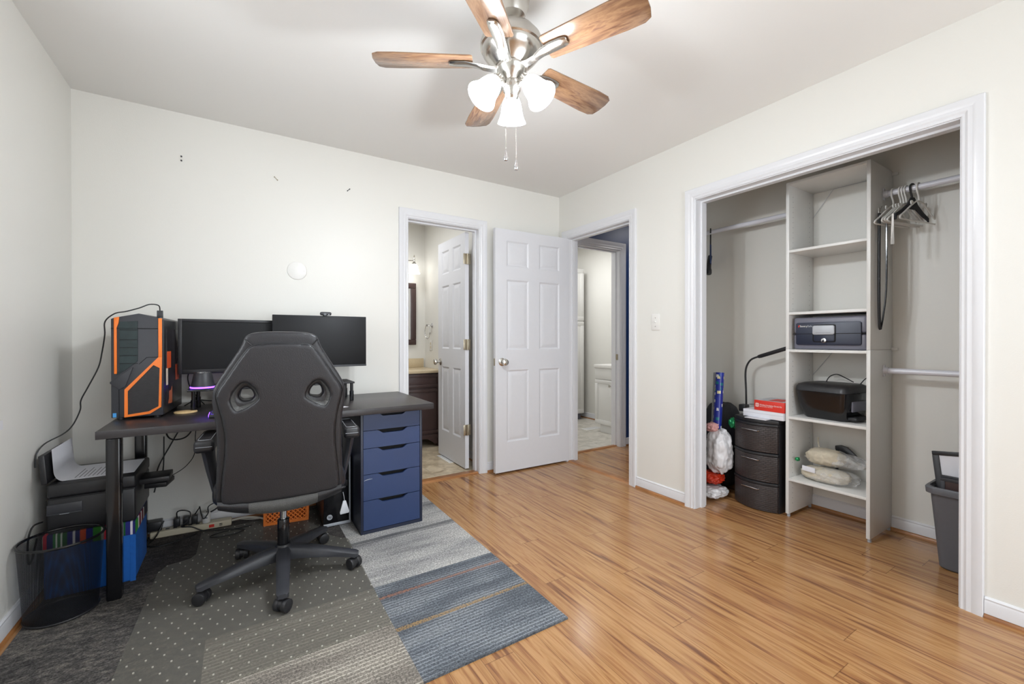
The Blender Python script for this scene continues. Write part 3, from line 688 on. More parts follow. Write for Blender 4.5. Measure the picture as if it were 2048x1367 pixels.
lv = MB().tube(spline([(.06, 0, .37), (.16, .02, .365), (.25, .03, .352)], 4), .006, 8); lv.sphere((.262, .03, .350), (.026, .012, .008), 12); lv.build('tilt_lever', 'plastic', chair)
sm = MB().box(-.24, .24, -.185, .30, .392, .465, .03, 3); sm.box(-.265, -.17, -.14, .29, .40, .495, .03, 3); sm.box(.17, .265, -.14, .29, .40, .495, .03, 3)
rotp(frompuff('seat', sm, 'leather', chair, .010, 6))
HO = [(0, 1.139), (.06, 1.138), (.112, 1.131), (.134, 1.114), (.146, 1.08), (.182, 1.018), (.232, .932), (.246, .895), (.247, .85), (.239, .79), (.233, .72), (.235, .64), (.239, .56), (.241, .48), (.238, .43), (.222, .405), (.15, .388), (.07, .377), (0, .373)]
HI = [(0, 1.089), (.065, 1.086), (.108, 1.079), (.14, 1.04), (.195, .95), (.226, .897), (.224, .855), (.210, .79), (.201, .71), (.204, .63), (.213, .55), (.219, .46), (.205, .44), (.15, .433), (.07, .428), (0, .427)]
HH = [(.085, .862), (.094, .90), (.116, .928), (.135, .937), (.153, .926), (.176, .893), (.183, .862), (.166, .818), (.128, .83)]
HN = [(.101, .868), (.107, .896), (.122, .913), (.133, .917), (.143, .910), (.153, .89), (.155, .87), (.146, .858), (.12, .86)]
def full(h): return [(x, z) for x, z in h]+[(-x, z) for x, z in reversed(h[1:-1])]
def sm2(poly, n=4): return [(p.x, p.z) for p in spline([(x, 0, z) for x, z in poly], n, True)]
def mir(h): return [(-x, z) for x, z in reversed(h)]
back = bpy.data.objects.new('backrest', None)     # placed as a mesh below
LEAN = .12
def backM(): return Matrix.Translation((0, -.205, 0)) @ Matrix(((1, 0, 0, 0), (0, 1, -LEAN, LEAN*.38), (0, 0, 1, 0), (0, 0, 0, 1)))
BMx = backM()
def leaned(o):
    o.data.transform(BMx); o.data.update(); return rotp(o)
bpy.data.objects.remove(back)
holes = [HH, mir(HH)]
bol = MB().prism(sm2(full(HO), 3), .0, .085, 'xz')
back = leaned(frompuff('backrest', bol, 'leather', chair, .008, 14, .6, [MB().prism(h, -.1, .2, 'xz') for h in (HN, mir(HN))]))
pan = MB().prism(sm2(full(HI), 3), -.024, .03, 'xz')
o = leaned(frompuff('back_panel', pan, 'leather', back, .006, 10, .55, [MB().prism(h, -.1, .2, 'xz') for h in holes]))
o.rotation_euler = (0, 0, 0)
mb = MB()
for off, rr in ((0, .0035), (.006, .0016)):
    k = 1+off*4
    mb.tube([(x*k, -.004+off*.6, z) for x, z in sm2(full(HI), 3)], rr, 6, True)
for h in holes: mb.tube([(p[0], -.016, p[1]) for p in sm2(h, 4)], .003, 6, True)
for s in (-1, 1): mb.tube(spline([(s*.110, -.003, 1.083), (s*.122, -.003, 1.095), (s*.132, .002, 1.106)], 4), .0025, 6)
o = leaned(mb.build('seam_piping', 'seam', back)); o.rotation_euler = (0, 0, 0)
for h, g in ((HH, HN), (mir(HH), mir(HN))):
    a, b = sm2(h, 4), sm2(g, 4)
    L = [[(p[0]*(1-t)+q[0]*t, -.018+.098*u, p[1]*(1-t)+q[1]*t) for p, q in zip(a, b)] for t, u in ((-.03, 0), (.25, .06), (.6, .25), (.85, .55), (1.04, 1))]
    o = leaned(MB().loft(L).build('vent_liner', 'mesh_grey', back)); o.rotation_euler = (0, 0, 0)
# lower valance under the back panel, net cloth in its middle
def val(x0, x1, name, mat, off):
    m_ = MB().grid(lambda u, v: ((x0+(x1-x0)*u), -.016-off+.012*v**3-.008*math.sin(PI*v), .428-.06*v+.052*((x0+(x1-x0)*u)/.24)**2*(.55+.45*v)), 16, 6, thick=.006)
    o = leaned(m_.build(name, mat, back)); o.rotation_euler = (0, 0, 0)
val(-.232, .232, 'valance', 'leather', 0); val(-.125, .135, 'net_band', 'mesh_grey', .003)
for s in (-1, 1):
    sec = []
    for x, y, z, wx, wy in ((s*.255, .06, .36, .012, .05), (s*.272, .07, .43, .016, .055), (s*.290, .075, .52, .020, .06), (s*.300, .08, .59, .024, .075), (s*.302, .085, .615, .026, .10)):
        sec.append([(x+wx*math.cos(q*PI/6), y+wy*math.sin(q*PI/6), z) for q in range(12)])
    arm = rotp(MB().loft(sec, cap=True).build('armrest', 'plastic_dg', chair, ang=60))
    padm = MB().box(s*.303-.038, s*.303+.038, -.035, .235, .613, .668, .015, 4)
    pad = padm.build('arm_pad', 'leather', arm)
    st = MB()
    st.tube([(s*.303+a, .10+b, .6685) for a, b in rrect(-.024, .024, -.122, .122, .014, 4)], .0012, 5, True)
    st.tube([(s*.303-.030, -.0352, .640), (s*.303+.030, -.0352, .640)], .001, 5); st.build('stitching', 'lgrey', pad)
tg = thing('chair_tag', 'clear white plastic tag dangling below the right corner of the chair back', 'tag', (.174+.222, 2.29-.235, .0))
mb = MB().tube([(0, .0, .425), (.004, 0, .405), (.006, -.002, .385)], .001, 5); mb.build('string', 'lgrey', tg)
MB().prism([(.0, .385), (.012, .385), (.026, .335), (.024, .328), (-.012, .326), (-.014, .334)], -.004, .002, 'xz', .001).build('tag_body', 'lgrey', tg)

# ------------------------------------------------------------------ things on the desk
ZD = .7355
t = thing('desktop_computer', 'black tower computer with orange trim standing on the left end of the desk', 'computer', (-.512, 2.716, ZD), R(-5))
W_, D_, H_ = .199, .40, .485
def F(u, v): return (u*W_, .012+v*(H_-.012))
sil = [(0, .012), (W_, .012), (W_, H_-.006), (W_*.96, H_), (W_*.53, H_+.022), (W_*.06, H_), (0, H_-.006)]
MB().prism(sil, .012, D_, 'xz', .003).build('case_body', 'plastic', t)
MB().prism([(x*.97+.003, z) for x, z in sil], .0, .014, 'xz', .002).build('front_bezel', 'plastic_dg', t)
MB().prism([F(.0, .36), F(.42, .50), F(.28, .31), F(.17, .28), F(.0, .345)], -.006, .002, 'xz', .001).build('bezel_facet', 'plastic_dg', t)
MB().prism([F(.17, .96), F(.51, .97), F(.51, .565), F(.32, .49), F(.12, .425), F(.14, .46), F(.17, .46)], -.003, .001, 'xz').build('drive_bay_window', 'glassy', t)
mb = MB()
for v in (.88, .78, .70, .62, .54): mb.box(.18*W_, .51*W_, -.0045, -.003, F(0, v)[1]-.0012, F(0, v)[1]+.0012)
mb.box(.02*W_, .97*W_, -.0035, 0, F(0, .895)[1]-.0012, F(0, .895)[1]+.0012)
mb.tube([(F(.53, .53)[0], -.001, F(0, .53)[1]), (F(.68, .60)[0], -.001, F(0, .6)[1]), (F(.92, .6)[0], -.001, F(0, .6)[1])], .0012, 5)
mb.tube([(F(.42, .50)[0], -.003, F(0, .50)[1]), (F(.16, .285)[0], -.004, F(0, .285)[1]), (F(.16, .0)[0], -.001, F(0, 0)[1])], .0012, 5)
mb.build('panel_lines', 'void', t)
mb = MB().prism([F(.075, 1.0), F(.17, 1.01), F(.16, .95), F(.125, .90), F(.125, .44), F(.075, .44)], -.005, .003, 'xz', .001)
mb.prism([F(.905, 1.0), F(.975, 1.0), F(.975, .6), F(.905, .6)], -.005, .003, 'xz', .001)
ou = [F(.905, .6), F(.265, .28), F(.26, .0), F(.74, .022), F(.955, .085), F(.975, .6)]; inn = [F(.81, .52), F(.325, .262), F(.325, .026), F(.715, .047), F(.905, .094), F(.93, .487)]
mb.loft([[(x, .002, z) for x, z in ou], [(x, -.006, z) for x, z in ou], [(x, -.006, z) for x, z in inn], [(x, .002, z) for x, z in inn]])
mb.build('orange_trim', 'orange', t)
MB().prism(inn, -.003, .001, 'xz').build('fan_grille', 'hexmesh', t)
MB().box(.045*W_, .11*W_, -.001, .001, F(0, .006)[1], F(0, .048)[1]).build('sticker', 'sticker', t)
mb = MB(); mb.box(W_-.001, W_+.003, .05, D_-.03, .05, H_-.05, .001); mb.build('side_window', 'pcwin', t)
for x in (.03, W_-.03):
    for y in (.03, D_-.03): MB().cyl((x, y, 0), (x, y, .013), .014, n=12).build('foot', 'plastic', t)
PCM = Matrix.Translation((-.512, 2.716, ZD)) @ Matrix.Rotation(R(-5), 4, 'Z')
dp = PCM @ Vector((.180, .03, H_+.004))
t = thing('usb_dongle', 'small black plug sticking up from the top of the orange tower computer', 'usb plug', dp)
MB().box(-.012, .012, -.006, .006, 0, .036, .002).build('plug_body', 'plastic', t)
MB().box(-.006, .006, -.0035, .0035, -.004, .0, 0).build('connector', 'nickel', t)
cp = [dp+Vector((0, .0, .034)), (-.335, 2.725, 1.285), (-.367, 2.71, 1.288), (-.404, 2.695, 1.268), (-.45, 2.69, 1.25), (-.49, 2.685, 1.238), (-.524, 2.69, 1.20), (-.527, 2.70, 1.14), (-.545, 2.74, 1.055), (-.560, 2.75, .985), (-.599, 2.76, .892), (-.624, 2.77, .834), (-.627, 2.77, .788), (-.648, 2.75, .723), (-.678, 2.74, .688), (-.722, 2.69, .66), (-.738, 2.655, .622), (-.737, 2.64, .57)]
tag(MB().tube(spline(cp, 6), .0028, 6).build('usb_cable', 'cable'), 'thin black cable draped over the tower computer down to the printer in the corner', 'cable')

t = thing('monitor_riser', 'black two-leg monitor riser with a slotted top on the desk', 'monitor riser', (.19, 2.9, ZD))
ZR = .853
mb = MB().box(-.42, .42, -.105, .125, ZR-ZD-.010, ZR-ZD, .002)
mb.build('shelf_top', 'plastic', t)
mb = MB()
for i in range(7):
    for j in range(4): mb.box(.30+i*.016, .311+i*.016, -.08+j*.045, -.05+j*.045, ZR-ZD-.0005, ZR-ZD+.0008)
mb.build('vent_slots', 'void', t)
for x, y in ((-.395, -.07), (-.385, .09), (.405, -.085), (.405, .10)):
    mb = MB().cyl((x, y, 0), (x, y, .06), .0125, n=14); mb.cyl((x, y, .06), (x, y, ZR-ZD-.010), .0095, n=14); mb.build('leg', 'plastic_g', t)
ZR += .0005
t = thing('monitor', 'thick-bezelled black monitor on the left beside the tower computer', 'monitor', (-.02, 2.955, ZR))
z0 = ZR
mb = MB().loft([[(x0, y, z-z0) for x0, z in ((-.262+i, .927+i), (.262-i, .927+i), (.262-i, 1.231-i), (-.262+i, 1.231-i))] for i, y in ((.002, 0), (0, .003), (0, .03), (.03, .045))], cap=True)
for (a0, a1, b0, b1) in ((-.262, -.244, .927, 1.231), (.244, .262, .927, 1.231), (-.244, .244, .927, .951), (-.244, .244, 1.215, 1.231)): mb.box(a0, a1, -.006, .004, b0-z0, b1-z0, .002)
mb.build('housing', 'plastic', t)
MB().box(-.245, .245, -.002, .003, .950-z0, 1.216-z0).build('screen', 'screen', t)
mb = MB().box(-.05, .05, .03, .05, .006, .25, .004); mb.box(-.11, .11, -.01, .068, 0, .008, .002); mb.build('stand', 'plastic', t)
t = thing('monitor', 'slim-bezelled black monitor on the right with a webcam clipped on top', 'monitor', (.433, 2.88, ZR))
MB().box(-.268, .268, .004, .026, .945-z0, 1.264-z0, .003).build('housing', 'plastic', t)
MB().box(-.267, .267, 0, .005, .957-z0, 1.263-z0, .0008).build('screen', 'screen', t)
MB().box(-.268, .268, -.001, .006, .945-z0, .9565-z0, .0008).build('chin', 'plastic_dg', t)
mb = MB().box(-.03, .03, .026, .045, .006, .22, .003); mb.box(-.11, .11, -.03, .11, 0, .007, .002); mb.build('stand', 'plastic_g', t)
t = thing('webcam', 'small black webcam clipped on the top edge of the right monitor', 'webcam', (.455, 2.88, 1.2645))
mb = MB().box(-.033, .033, -.016, .012, .0015, .023, .010, 4); mb.build('camera_body', 'plastic_dg', t)
MB().box(-.012, .012, .0266, .036, -.05, .006, .003).build('clip', 'plastic', t)
MB().box(-.01, .01, .008, .03, .001, .006, .001).build('hinge_arm', 'plastic', t)
MB().cyl((-.006, -.019, .008), (-.006, -.015, .008), .008, n=18).build('lens', 'plastic_g', t)
MB().box(.012, .02, -.0172, -.0155, .004, .008).build('mark', 'lgrey', t)
t = thing('smart_speaker', 'small cone-shaped black speaker with a glowing violet ring on the riser', 'speaker', (-.165, 2.838, ZR))
MB().lathe([(0, .012), (.054, .012), (.050, .03), (.040, .082), (.037, .087), (0, .088)], 36).build('speaker_body', 'plastic_dg', t)
MB().lathe([(0, .004), (.05, .004), (.0565, .006), (.0565, .0125), (.05, .013), (0, .013)], 36).build('light_ring', 'led', t)
MB().lathe([(0, 0), (.05, 0), (.052, .004), (0, .004)], 30).build('base', 'plastic', t)
MB().lathe([(.034, .0885), (.037, .0885), (.037, .087), (.034, .087)], 30).build('top_rim', 'chrome', t)
tag(MB().lathe([(0, 0), (.048, 0), (.05, .002), (.05, .006), (.047, .008), (0, .008)], 36).build('coaster', 'beige', None, (-.237, 2.808, ZD)), 'round pale wooden coaster on the desk beside the tower computer', 'coaster')
t = thing('keyboard', 'black keyboard with violet backlight on the desk behind the chair back', 'keyboard', (.095, 2.60, ZD))
MB().box(-.22, .22, -.07, .07, 0, .018, .004).build('keyboard_case', 'plastic', t)
MB().box(-.212, .212, -.062, .062, .017, .0195).build('backlight', 'violet', t)
mb = MB()
for j in range(5):
    for i in range(20): mb.box(-.209+i*.021, -.192+i*.021, -.059+j*.0242, -.040+j*.0242, .019, .027, .0015, 1)
mb.build('keycaps', 'plastic_dg', t)
MB().box(-.2225, -.2195, -.05, .05, .004, .015, .001).build('side_light', 'led', t)
tag(MB().box(-.025, .025, -.018, .018, 0, .0006).build('paper_card', 'paper', None, (.492, 2.555, ZD), R(20)), 'small white paper card on the desk beside the chair back', 'card')

# ------------------------------------------------------------------ left corner: cloth bin, printer, wire basket
t = thing('storage_bin', 'bright blue fabric storage cube with a striped liner under the desk', 'storage bin', (-.705, 2.602, .0085))
MB().box(0, .297, 0, .30, 0, .272, .008, 3).build('fabric_box', 'blue', t)
mb = MB().box(-.003, .300, -.003, .303, .212, .2745, .006, 2)
for f in mb.bm.faces:
    f.normal_update(); f.material_index = 1 if abs(f.normal.x) > .7 else 0
mb.build('striped_liner', ['stripes', 'stripes_side'], t)
MB().box(.28, .300, -.0015, 0, .0, .21).build('corner_seam', 'blue', t)
ZP = .2845
t = thing('printer', 'black flatbed printer on the blue storage bin in the left corner', 'printer', (-.692, 2.597, ZP))
MB().box(0, .288, 0, .36, 0, .155, .010, 3).build('body', 'plastic', t)
MB().box(-.001, .289, -.002, .362, .155, .212, .010, 3).build('scanner_bed', 'plastic', t)
MB().box(.012, .276, .05, .335, .2115, .2125).build('scanner_glass', 'plastic_g', t)
mb = MB().box(.0, .11, -.004, .004, .085, .128, .002); mb.box(.0, .11, -.006, -.003, .083, .087, .001); mb.build('control_panel', 'plastic_dg', t)
mb = MB(); mb.box(0, .288, -.001, .001, .148, .1505); mb.box(.04, .07, -.0065, -.0055, .0836, .0852, mi=1); mb.build('panel_gaps', ['void', 'lgrey'], t)
ld = MB().box(-.014, .006, .01, .30, .0, .125, .004, 2, mat=tr(-.006, 0, .215) @ Matrix.Rotation(R(-4), 4, 'Y')); ld.build('lid', 'plastic', t)
MB().box(.285, .40, .10, .235, .135, .160, .003, 2).build('paper_tray', 'plastic', t)
def sheet(u, v):
    # long white sheet: lies on the glass, then sweeps up along the open lid
    s = u*.405; R0 = .05
    if s < .235: x, z = .276-s, .2135
    elif s < .235+R0*1.45: a = (s-.235)/R0; x, z = .041-R0*math.sin(a)*.62, .2135+R0*(1-math.cos(a))
    else:
        a = 1.45; d = s-.235-R0*a; x, z = .041-R0*math.sin(a)*.62-d*.06, .2135+R0*(1-math.cos(a))+d
    y = .045+.27*v
    return (x, y, z+.0008)
mb = MB().grid(sheet, 40, 6, thick=.0006)
for i in range(10):
    x = .20-i*.0145
    mb.box(x-.0012, x+.0012, .075, .075+.215*random.uniform(.55, 1), .2142, .2150, mi=1)
pg = mb.build('paper_sheet', ['paper', 'ink'], None, (-.692, 2.597, ZP))
tag(pg, 'long white printed sheet lying on the printer and curling up at the left wall', 'paper')
tag(MB().tube(spline([(-.705, 2.60, .345), (-.722, 2.565, .345), (-.730, 2.545, .31), (-.732, 2.54, .25), (-.731, 2.545, .20), (-.727, 2.565, .205), (-.722, 2.60, .28)], 6), .0035, 6).build('printer_cable', 'cable'), 'short black cord looping out of the printer above the wire basket', 'cable')
t = thing('laptop_adapter', 'flat black power adapter resting behind the printer at the storage bin edge', 'adapter', (-.352, 2.80, .395), R(-10))
MB().box(-.035, .055, -.06, .06, -.012, .012, .004).build('adapter_body', 'plastic', t)
MB().tube(spline([(.0, .06, 0), (-.01, .12, .06), (-.02, .16, .2)], 4), .003, 6).build('lead', 'cable', t)

# oval wire mesh waste basket
t = thing('waste_basket', 'black wire mesh waste basket in front of the blue storage bin', 'waste basket', (-.611, 2.458, .0085))
mbm = bmesh.new(); uvl = mbm.loops.layers.uv.new('UVMap'); n_, m_ = 64, 10
def ell(i, f): a = 2*PI*i/n_; k = .86+.14*f; return Vector((.126*k*math.cos(a), (.125*k*math.sin(a)), .006+.297*f))
vv = [[mbm.verts.new(ell(i, j/m_)) for i in range(n_)] for j in range(m_+1)]
for j in range(m_):
    for i in range(n_):
        f = mbm.faces.new((vv[j][i], vv[j][(i+1) % n_], vv[j+1][(i+1) % n_], vv[j+1][i]))
        for lp, (a, b) in zip(f.loops, ((i, j), (i+1, j), (i+1, j+1), (i, j+1))): lp[uvl].uv = (a*.83/n_, b*.30/m_)
x_ = MB(); x_.bm.free(); x_.bm = mbm; x_.build('wire_mesh', 'wiremesh', t)
MB().tube([ell(i, 1.0) for i in range(n_)], .005, 8, True).build('rim', 'plastic_g', t)
mb = MB().tube([ell(i, 0.0) for i in range(n_)], .004, 6, True)
mb.loft([[ell(i, 0)*.0+Vector((0, 0, .006)) for i in range(n_)], [ell(i, 0) for i in range(n_)]]); mb.build('bottom_plate', 'plastic', t)

# ------------------------------------------------------------------ under the desk: cables, strip, basket, second computer
t = thing('power_strip', 'long cream power strip on the floor along the back wall', 'power strip', (-.24, 3.098, .0085), R(-3))
MB().box(-.18, .20, -.028, .028, 0, .036, .006, 3).build('strip_body', 'cream', t)
mb = MB()
for i in range(6): mb.box(-.15+i*.035, -.132+i*.035, -.010, .010, .0355, .0368)
mb.build('sockets', 'plastic_dg', t)
mb = MB(); mb.box(.09, .115, -.0295, -.027, .010, .026); mb.build('switch', 'red', t)
mb = MB(); mb.box(.14, .155, -.0295, -.027, .012, .016); mb.box(.14, .155, -.0295, -.027, .020, .024); mb.build('usb_ports', 'plastic', t)
mb = MB().tube(spline([(.2, 0, .02), (.27, -.012, .028), (.34, -.035, .02), (.375, -.06, .012)], 5), .006, 8); mb.build('strip_cord', 'wcable', t)
for k, (x, lab) in enumerate(((-.385, 'wide black power brick leftmost on the cream power strip'), (-.305, 'black plug second from the left on the power strip'), (-.262, 'black plug in the middle of the power strip'), (-.222, 'black plug on the power strip next to the white adapter'))):
    ww = .034 if k == 0 else .014
    hh = .05 if k == 0 else .046
    y = 3.115-(x+.24)*.05
    mb = MB().box(x-ww, x+ww, y-.022, y+.02, .046, .046+hh, .004) if k else MB().box(x-ww-.02, x+ww-.02, y-.034, y+.028, .0465, .0465+hh, .004)
    tag(mb.build('power_plug', 'plastic'), lab, 'plug', 'plugs on the power strip')
t = thing('power_adapter', 'white cylindrical power adapter standing on the power strip', 'adapter', (-.165, 3.085, .0455))
MB().cyl((0, -.012, -.012), (0, -.012, .052), .0205, n=24, bev=.004).build('adapter_body', 'white', t) if False else MB().cyl((0, 0, 0), (0, 0, .06), .0205, n=24, bev=.004).build('adapter_body', 'white', t)
MB().box(-.006, .006, -.0212, -.020, .03, .036).build('mark', 'grey', t)
def cable(pts, r, name, lab, mat='cable', cat='cable', group=None): return tag(MB().tube(spline(pts, 7), r, 6).build(name, mat), lab, cat, group)
cable([(-.33, 3.03, .695), (-.345, 3.06, .60), (-.32, 3.07, .555), (-.26, 3.07, .56), (-.22, 3.06, .62), (-.20, 3.04, .695)], .004, 'desk_cable', 'thick black cable looping in a low U under the left half of the desk')
cable([(-.235, 3.05, .695), (-.29, 3.08, .60), (-.33, 3.09, .52), (-.385, 3.09, .40), (-.395, 3.08, .30), (-.40, 3.07, .27)], .0035, 'desk_cable', 'black cable dropping diagonally from the desk to the printer')
cable([(-.19, 3.05, .695), (-.215, 3.10, .58), (-.22, 3.10, .46), (-.25, 3.10, .40), (-.30, 3.09, .36), (-.40, 3.05, .32)], .0022, 'desk_cable', 'thin black cable hanging furthest right of the three under the desk left half')
cable([(-.05, 3.06, .44), (-.085, 3.10, .38), (-.07, 3.11, .30), (-.055, 3.11, .20), (-.085, 3.11, .135), (-.14, 3.10, .10), (-.165, 3.085, .106)], .0042, 'desk_cable', 'thick black cable curving down behind the chair to the white adapter')
cable([(-.12, 3.06, .695), (-.06, 3.08, .655), (.02, 3.09, .63), (.12, 3.08, .64), (.2, 3.05, .695)], .0035, 'desk_cable', 'black cable sagging across behind the top of the chair armrest')
cable([(-.36, 3.09, .098), (-.39, 3.06, .03), (-.42, 2.99, .013), (-.37, 2.95, .0125), (-.30, 2.97, .0125), (-.25, 2.995, .0125), (-.215, 3.02, .0125), (-.205, 3.045, .0125)], .0035, 'desk_cable', 'black cable winding over the rug in front of the power strip')
cable([(-.305, 3.115, .095), (-.30, 3.09, .135), (-.27, 3.08, .14), (-.24, 3.08, .12), (-.25, 3.06, .08), (-.28, 3.05, .06), (-.23, 3.04, .05), (-.17, 3.03, .018), (-.06, 2.99, .0166), (.02, 2.94, .0166), (-.02, 2.9, .0166), (-.1, 2.9, .0166), (-.14, 2.93, .0165), (-.08, 2.965, .0165), (.06, 2.98, .0165)], .0033, 'desk_cable', 'black cable coiled over the plugs and out in a loop on the mat')
cable([(-.222, 3.115, .095), (-.20, 3.09, .135), (-.195, 3.06, .15), (-.187, 3.045, .11), (-.175, 3.04, .085), (-.155, 3.05, .11), (-.15, 3.09, .14), (-.06, 3.10, .165), (.02, 3.10, .20), (.15, 3.09, .25)], .003, 'desk_cable', 'black cable rising from the right plug towards the chair seat')
cable([(-.012, 3.088, .0305), (.06, 3.04, .03), (.14, 3.04, .022), (.22, 3.05, .0225)], .003, 'white_lead', 'thin white lead running from the power strip behind the orange basket', 'wcable')
cable([(-.26, 3.02, .745), (-.21, 3.06, .77), (-.15, 3.07, .76), (-.05, 3.06, .755), (.08, 3.07, .755), (.2, 3.06, .76), (.33, 3.07, .755), (.42, 3.06, .755)], .0028, 'monitor_cable', 'thin black cable lying along the back of the desk behind the riser')
cable([(-.2, 3.03, .98), (-.245, 3.06, .92), (-.24, 3.07, .85), (-.20, 3.06, .78), (-.17, 3.05, .742)], .0028, 'monitor_cable', 'black cable drooping behind the left monitor beside the riser leg')
cable([(-.04, 3.045, 1.0), (-.035, 3.06, .90), (-.03, 3.07, .80), (-.03, 3.07, .742)], .0028, 'monitor_cable', 'black cable hanging straight down seen through the left hole of the chair back')
# orange slotted basket
t = thing('plastic_basket', 'small orange plastic basket with a lattice side under the desk', 'basket', (.245, 2.965, MATZ+.0005), R(-8))
w2, d2_, h2 = .12, .055, .105
mb = MB(); mb.box(-w2, w2, -d2_, d2_, 0, .004); mb.build('basket_floor', 'basket', t)
for (nm, a, rot, half, off) in (('front', 0, 0, w2, -d2_), ('back', 0, PI, w2, -d2_), ('left', 0, -PI/2, d2_, -w2), ('right', 0, PI/2, d2_, -w2)):
    mb = MB(); mb.box(-half, half, off-.001, off+.003, 0, .018); mb.box(-half, half, off-.003, off+.004, h2-.016, h2, .001); mb.box(-half, -half+.012, off-.001, off+.003, .018, h2-.016); mb.box(half-.012, half, off-.001, off+.003, .018, h2-.016)
    k = 9 if half > .1 else 4
    for i in range(k):
        x0 = -half+.01+(2*half-.02)*i/k; x1 = -half+.01+(2*half-.02)*(i+1)/k
        for zz in (0, 1, 2):
            za = .016+zz*.0245; zb = za+.026
            mb.tube([(x0, off+.001, za), (x1, off+.001, zb)], .0035, 5); mb.tube([(x0, off+.001, zb), (x1, off+.001, za)], .0035, 5)
    o = mb.build('lattice_side', 'basket', t); o.rotation_euler = (0, 0, rot)
t = thing('mini_tower_computer', 'black slim office computer with a silver edge beside the navy drawer unit', 'computer', (.414, 2.715, .0125), R(-1.5))
MB().box(0, .148, .012, .36, .0, .36, .003).build('case_body', 'plastic', t)
mb = MB().box(0, .150, -.002, .014, .0, .018, .003); mb.box(.142, .152, -.002, .014, .0, .40, .003); mb.box(0, .152, -.002, .014, .365, .40, .004); mb.build('silver_frame', 'lgrey', t)
MB().box(.001, .142, -.001, .013, .018, .366, .001).build('front_panel', 'plastic_g', t)
MB().box(.0, .150, .014, .36, .36, .398, .003).build('case_top', 'plastic', t)
MB().box(.01, .135, -.003, 0, .225, .262, .001).build('optical_drive', 'plastic', t)
lg = MB().lathe([(.0135, 0), (.0155, .0), (.0155, .0014), (.0135, .0014)], 28, mat=tr(.034, -.001, .055) @ Matrix.Rotation(PI/2, 4, 'X')); lg.lathe([(0, 0), (.0135, 0), (.0135, .0008), (0, .0008)], 28, mat=tr(.034, -.001, .055) @ Matrix.Rotation(PI/2, 4, 'X'))
lg.build('round_logo', 'lgrey', t)
text('hp', .021, tr(.0235, -.0022, .050) @ FRONT @ Matrix(((1, .25, 0, 0), (0, 1, 0, 0), (0, 0, 1, 0), (0, 0, 0, 1))), 'plastic_g', t, 'logo_lettering')
mb = MB().box(.115, .122, -.002, 0, .105, .120); mb.box(.114, .124, -.002, 0, .083, .087); mb.box(.105, .124, -.002, 0, .061, .063); mb.build('front_ports', 'lgrey', t)

# ------------------------------------------------------------------ ceiling fan
FX, FY = .895, 1.41
fan = thing('ceiling_fan', 'five-blade walnut ceiling fan with brushed nickel body and three lit shades', 'ceiling fan', (FX, FY, 0))
MB().lathe([(0, 2.4395), (.068, 2.4395), (.070, 2.43), (.066, 2.40), (.052, 2.365), (.032, 2.352), (.018, 2.348), (0, 2.348)], 40).build('canopy', 'nickel', fan)
MB().cyl((0, 0, 2.31), (0, 0, 2.36), .0125, n=20).build('downrod', 'nickel', fan)
MB().lathe([(0, 2.330), (.022, 2.330), (.030, 2.325), (.06, 2.318), (.095, 2.300), (.115, 2.275), (.121, 2.255), (.121, 2.240), (.115, 2.235), (.113, 2.222), (.100, 2.205), (.085, 2.190), (.070, 2.178), (.062, 2.172), (0, 2.170)], 48).build('motor_housing', 'nickel', fan)
MB().lathe([(0, 2.172), (.058, 2.172), (.060, 2.165), (.058, 2.158), (.050, 2.145), (.036, 2.128), (.028, 2.118), (.028, 2.11), (0, 2.11)], 40).build('switch_housing', 'nickel', fan)
MB().lathe([(0, 2.112), (.030, 2.112), (.034, 2.10), (.034, 2.078), (.026, 2.066), (.026, 2.052), (.020, 2.044), (0, 2.042)], 36).build('light_fitter', 'nickel', fan)
for k in range(5):
    a = R(5.4+72*k); A = Matrix.Rotation(a, 4, 'Z')
    TL = tr(0, 0, 2.186) @ Matrix.Rotation(R(-11), 4, 'X')
    out = [(.150, -.048), (.158, -.054), (.30, -.060), (.44, -.066), (.50, -.064), (.522, -.052), (.529, -.02), (.529, .02), (.522, .052), (.50, .064), (.44, .066), (.30, .060), (.158, .054), (.150, .048)]
    bl_ = MB().prism(out, .0, .006, 'xy', .0012, mat=TL).build('blade', 'blade', fan); bl_.rotation_euler = (0, 0, a)
    ir = MB(); secs = []
    for x, hw, z, th in ((.045, .018, 2.168, .010), (.075, .016, 2.166, .010), (.105, .017, 2.170, .009), (.135, .020, 2.178, .008), (.175, .024, 2.1825, .007), (.215, .023, 2.1832, .007), (.235, .019, 2.1834, .007), (.241, .012, 2.1834, .006)):
        secs.append([(x, -hw, z-th*.3), (x, -hw*.7, z-th), (x, hw*.7, z-th), (x, hw, z-th*.3), (x, hw*.9, z), (x, -hw*.9, z)])
    for s_ in secs[3:]:
        for q in range(6): v = Matrix.Rotation(R(-11), 4, 'X') @ Vector((0, s_[q][1], s_[q][2]-2.186)); s_[q] = (s_[q][0], v.y, v.z+2.186)
    ir.loft(secs, cap=True).build('blade_iron', 'nickel', bl_, ang=40)
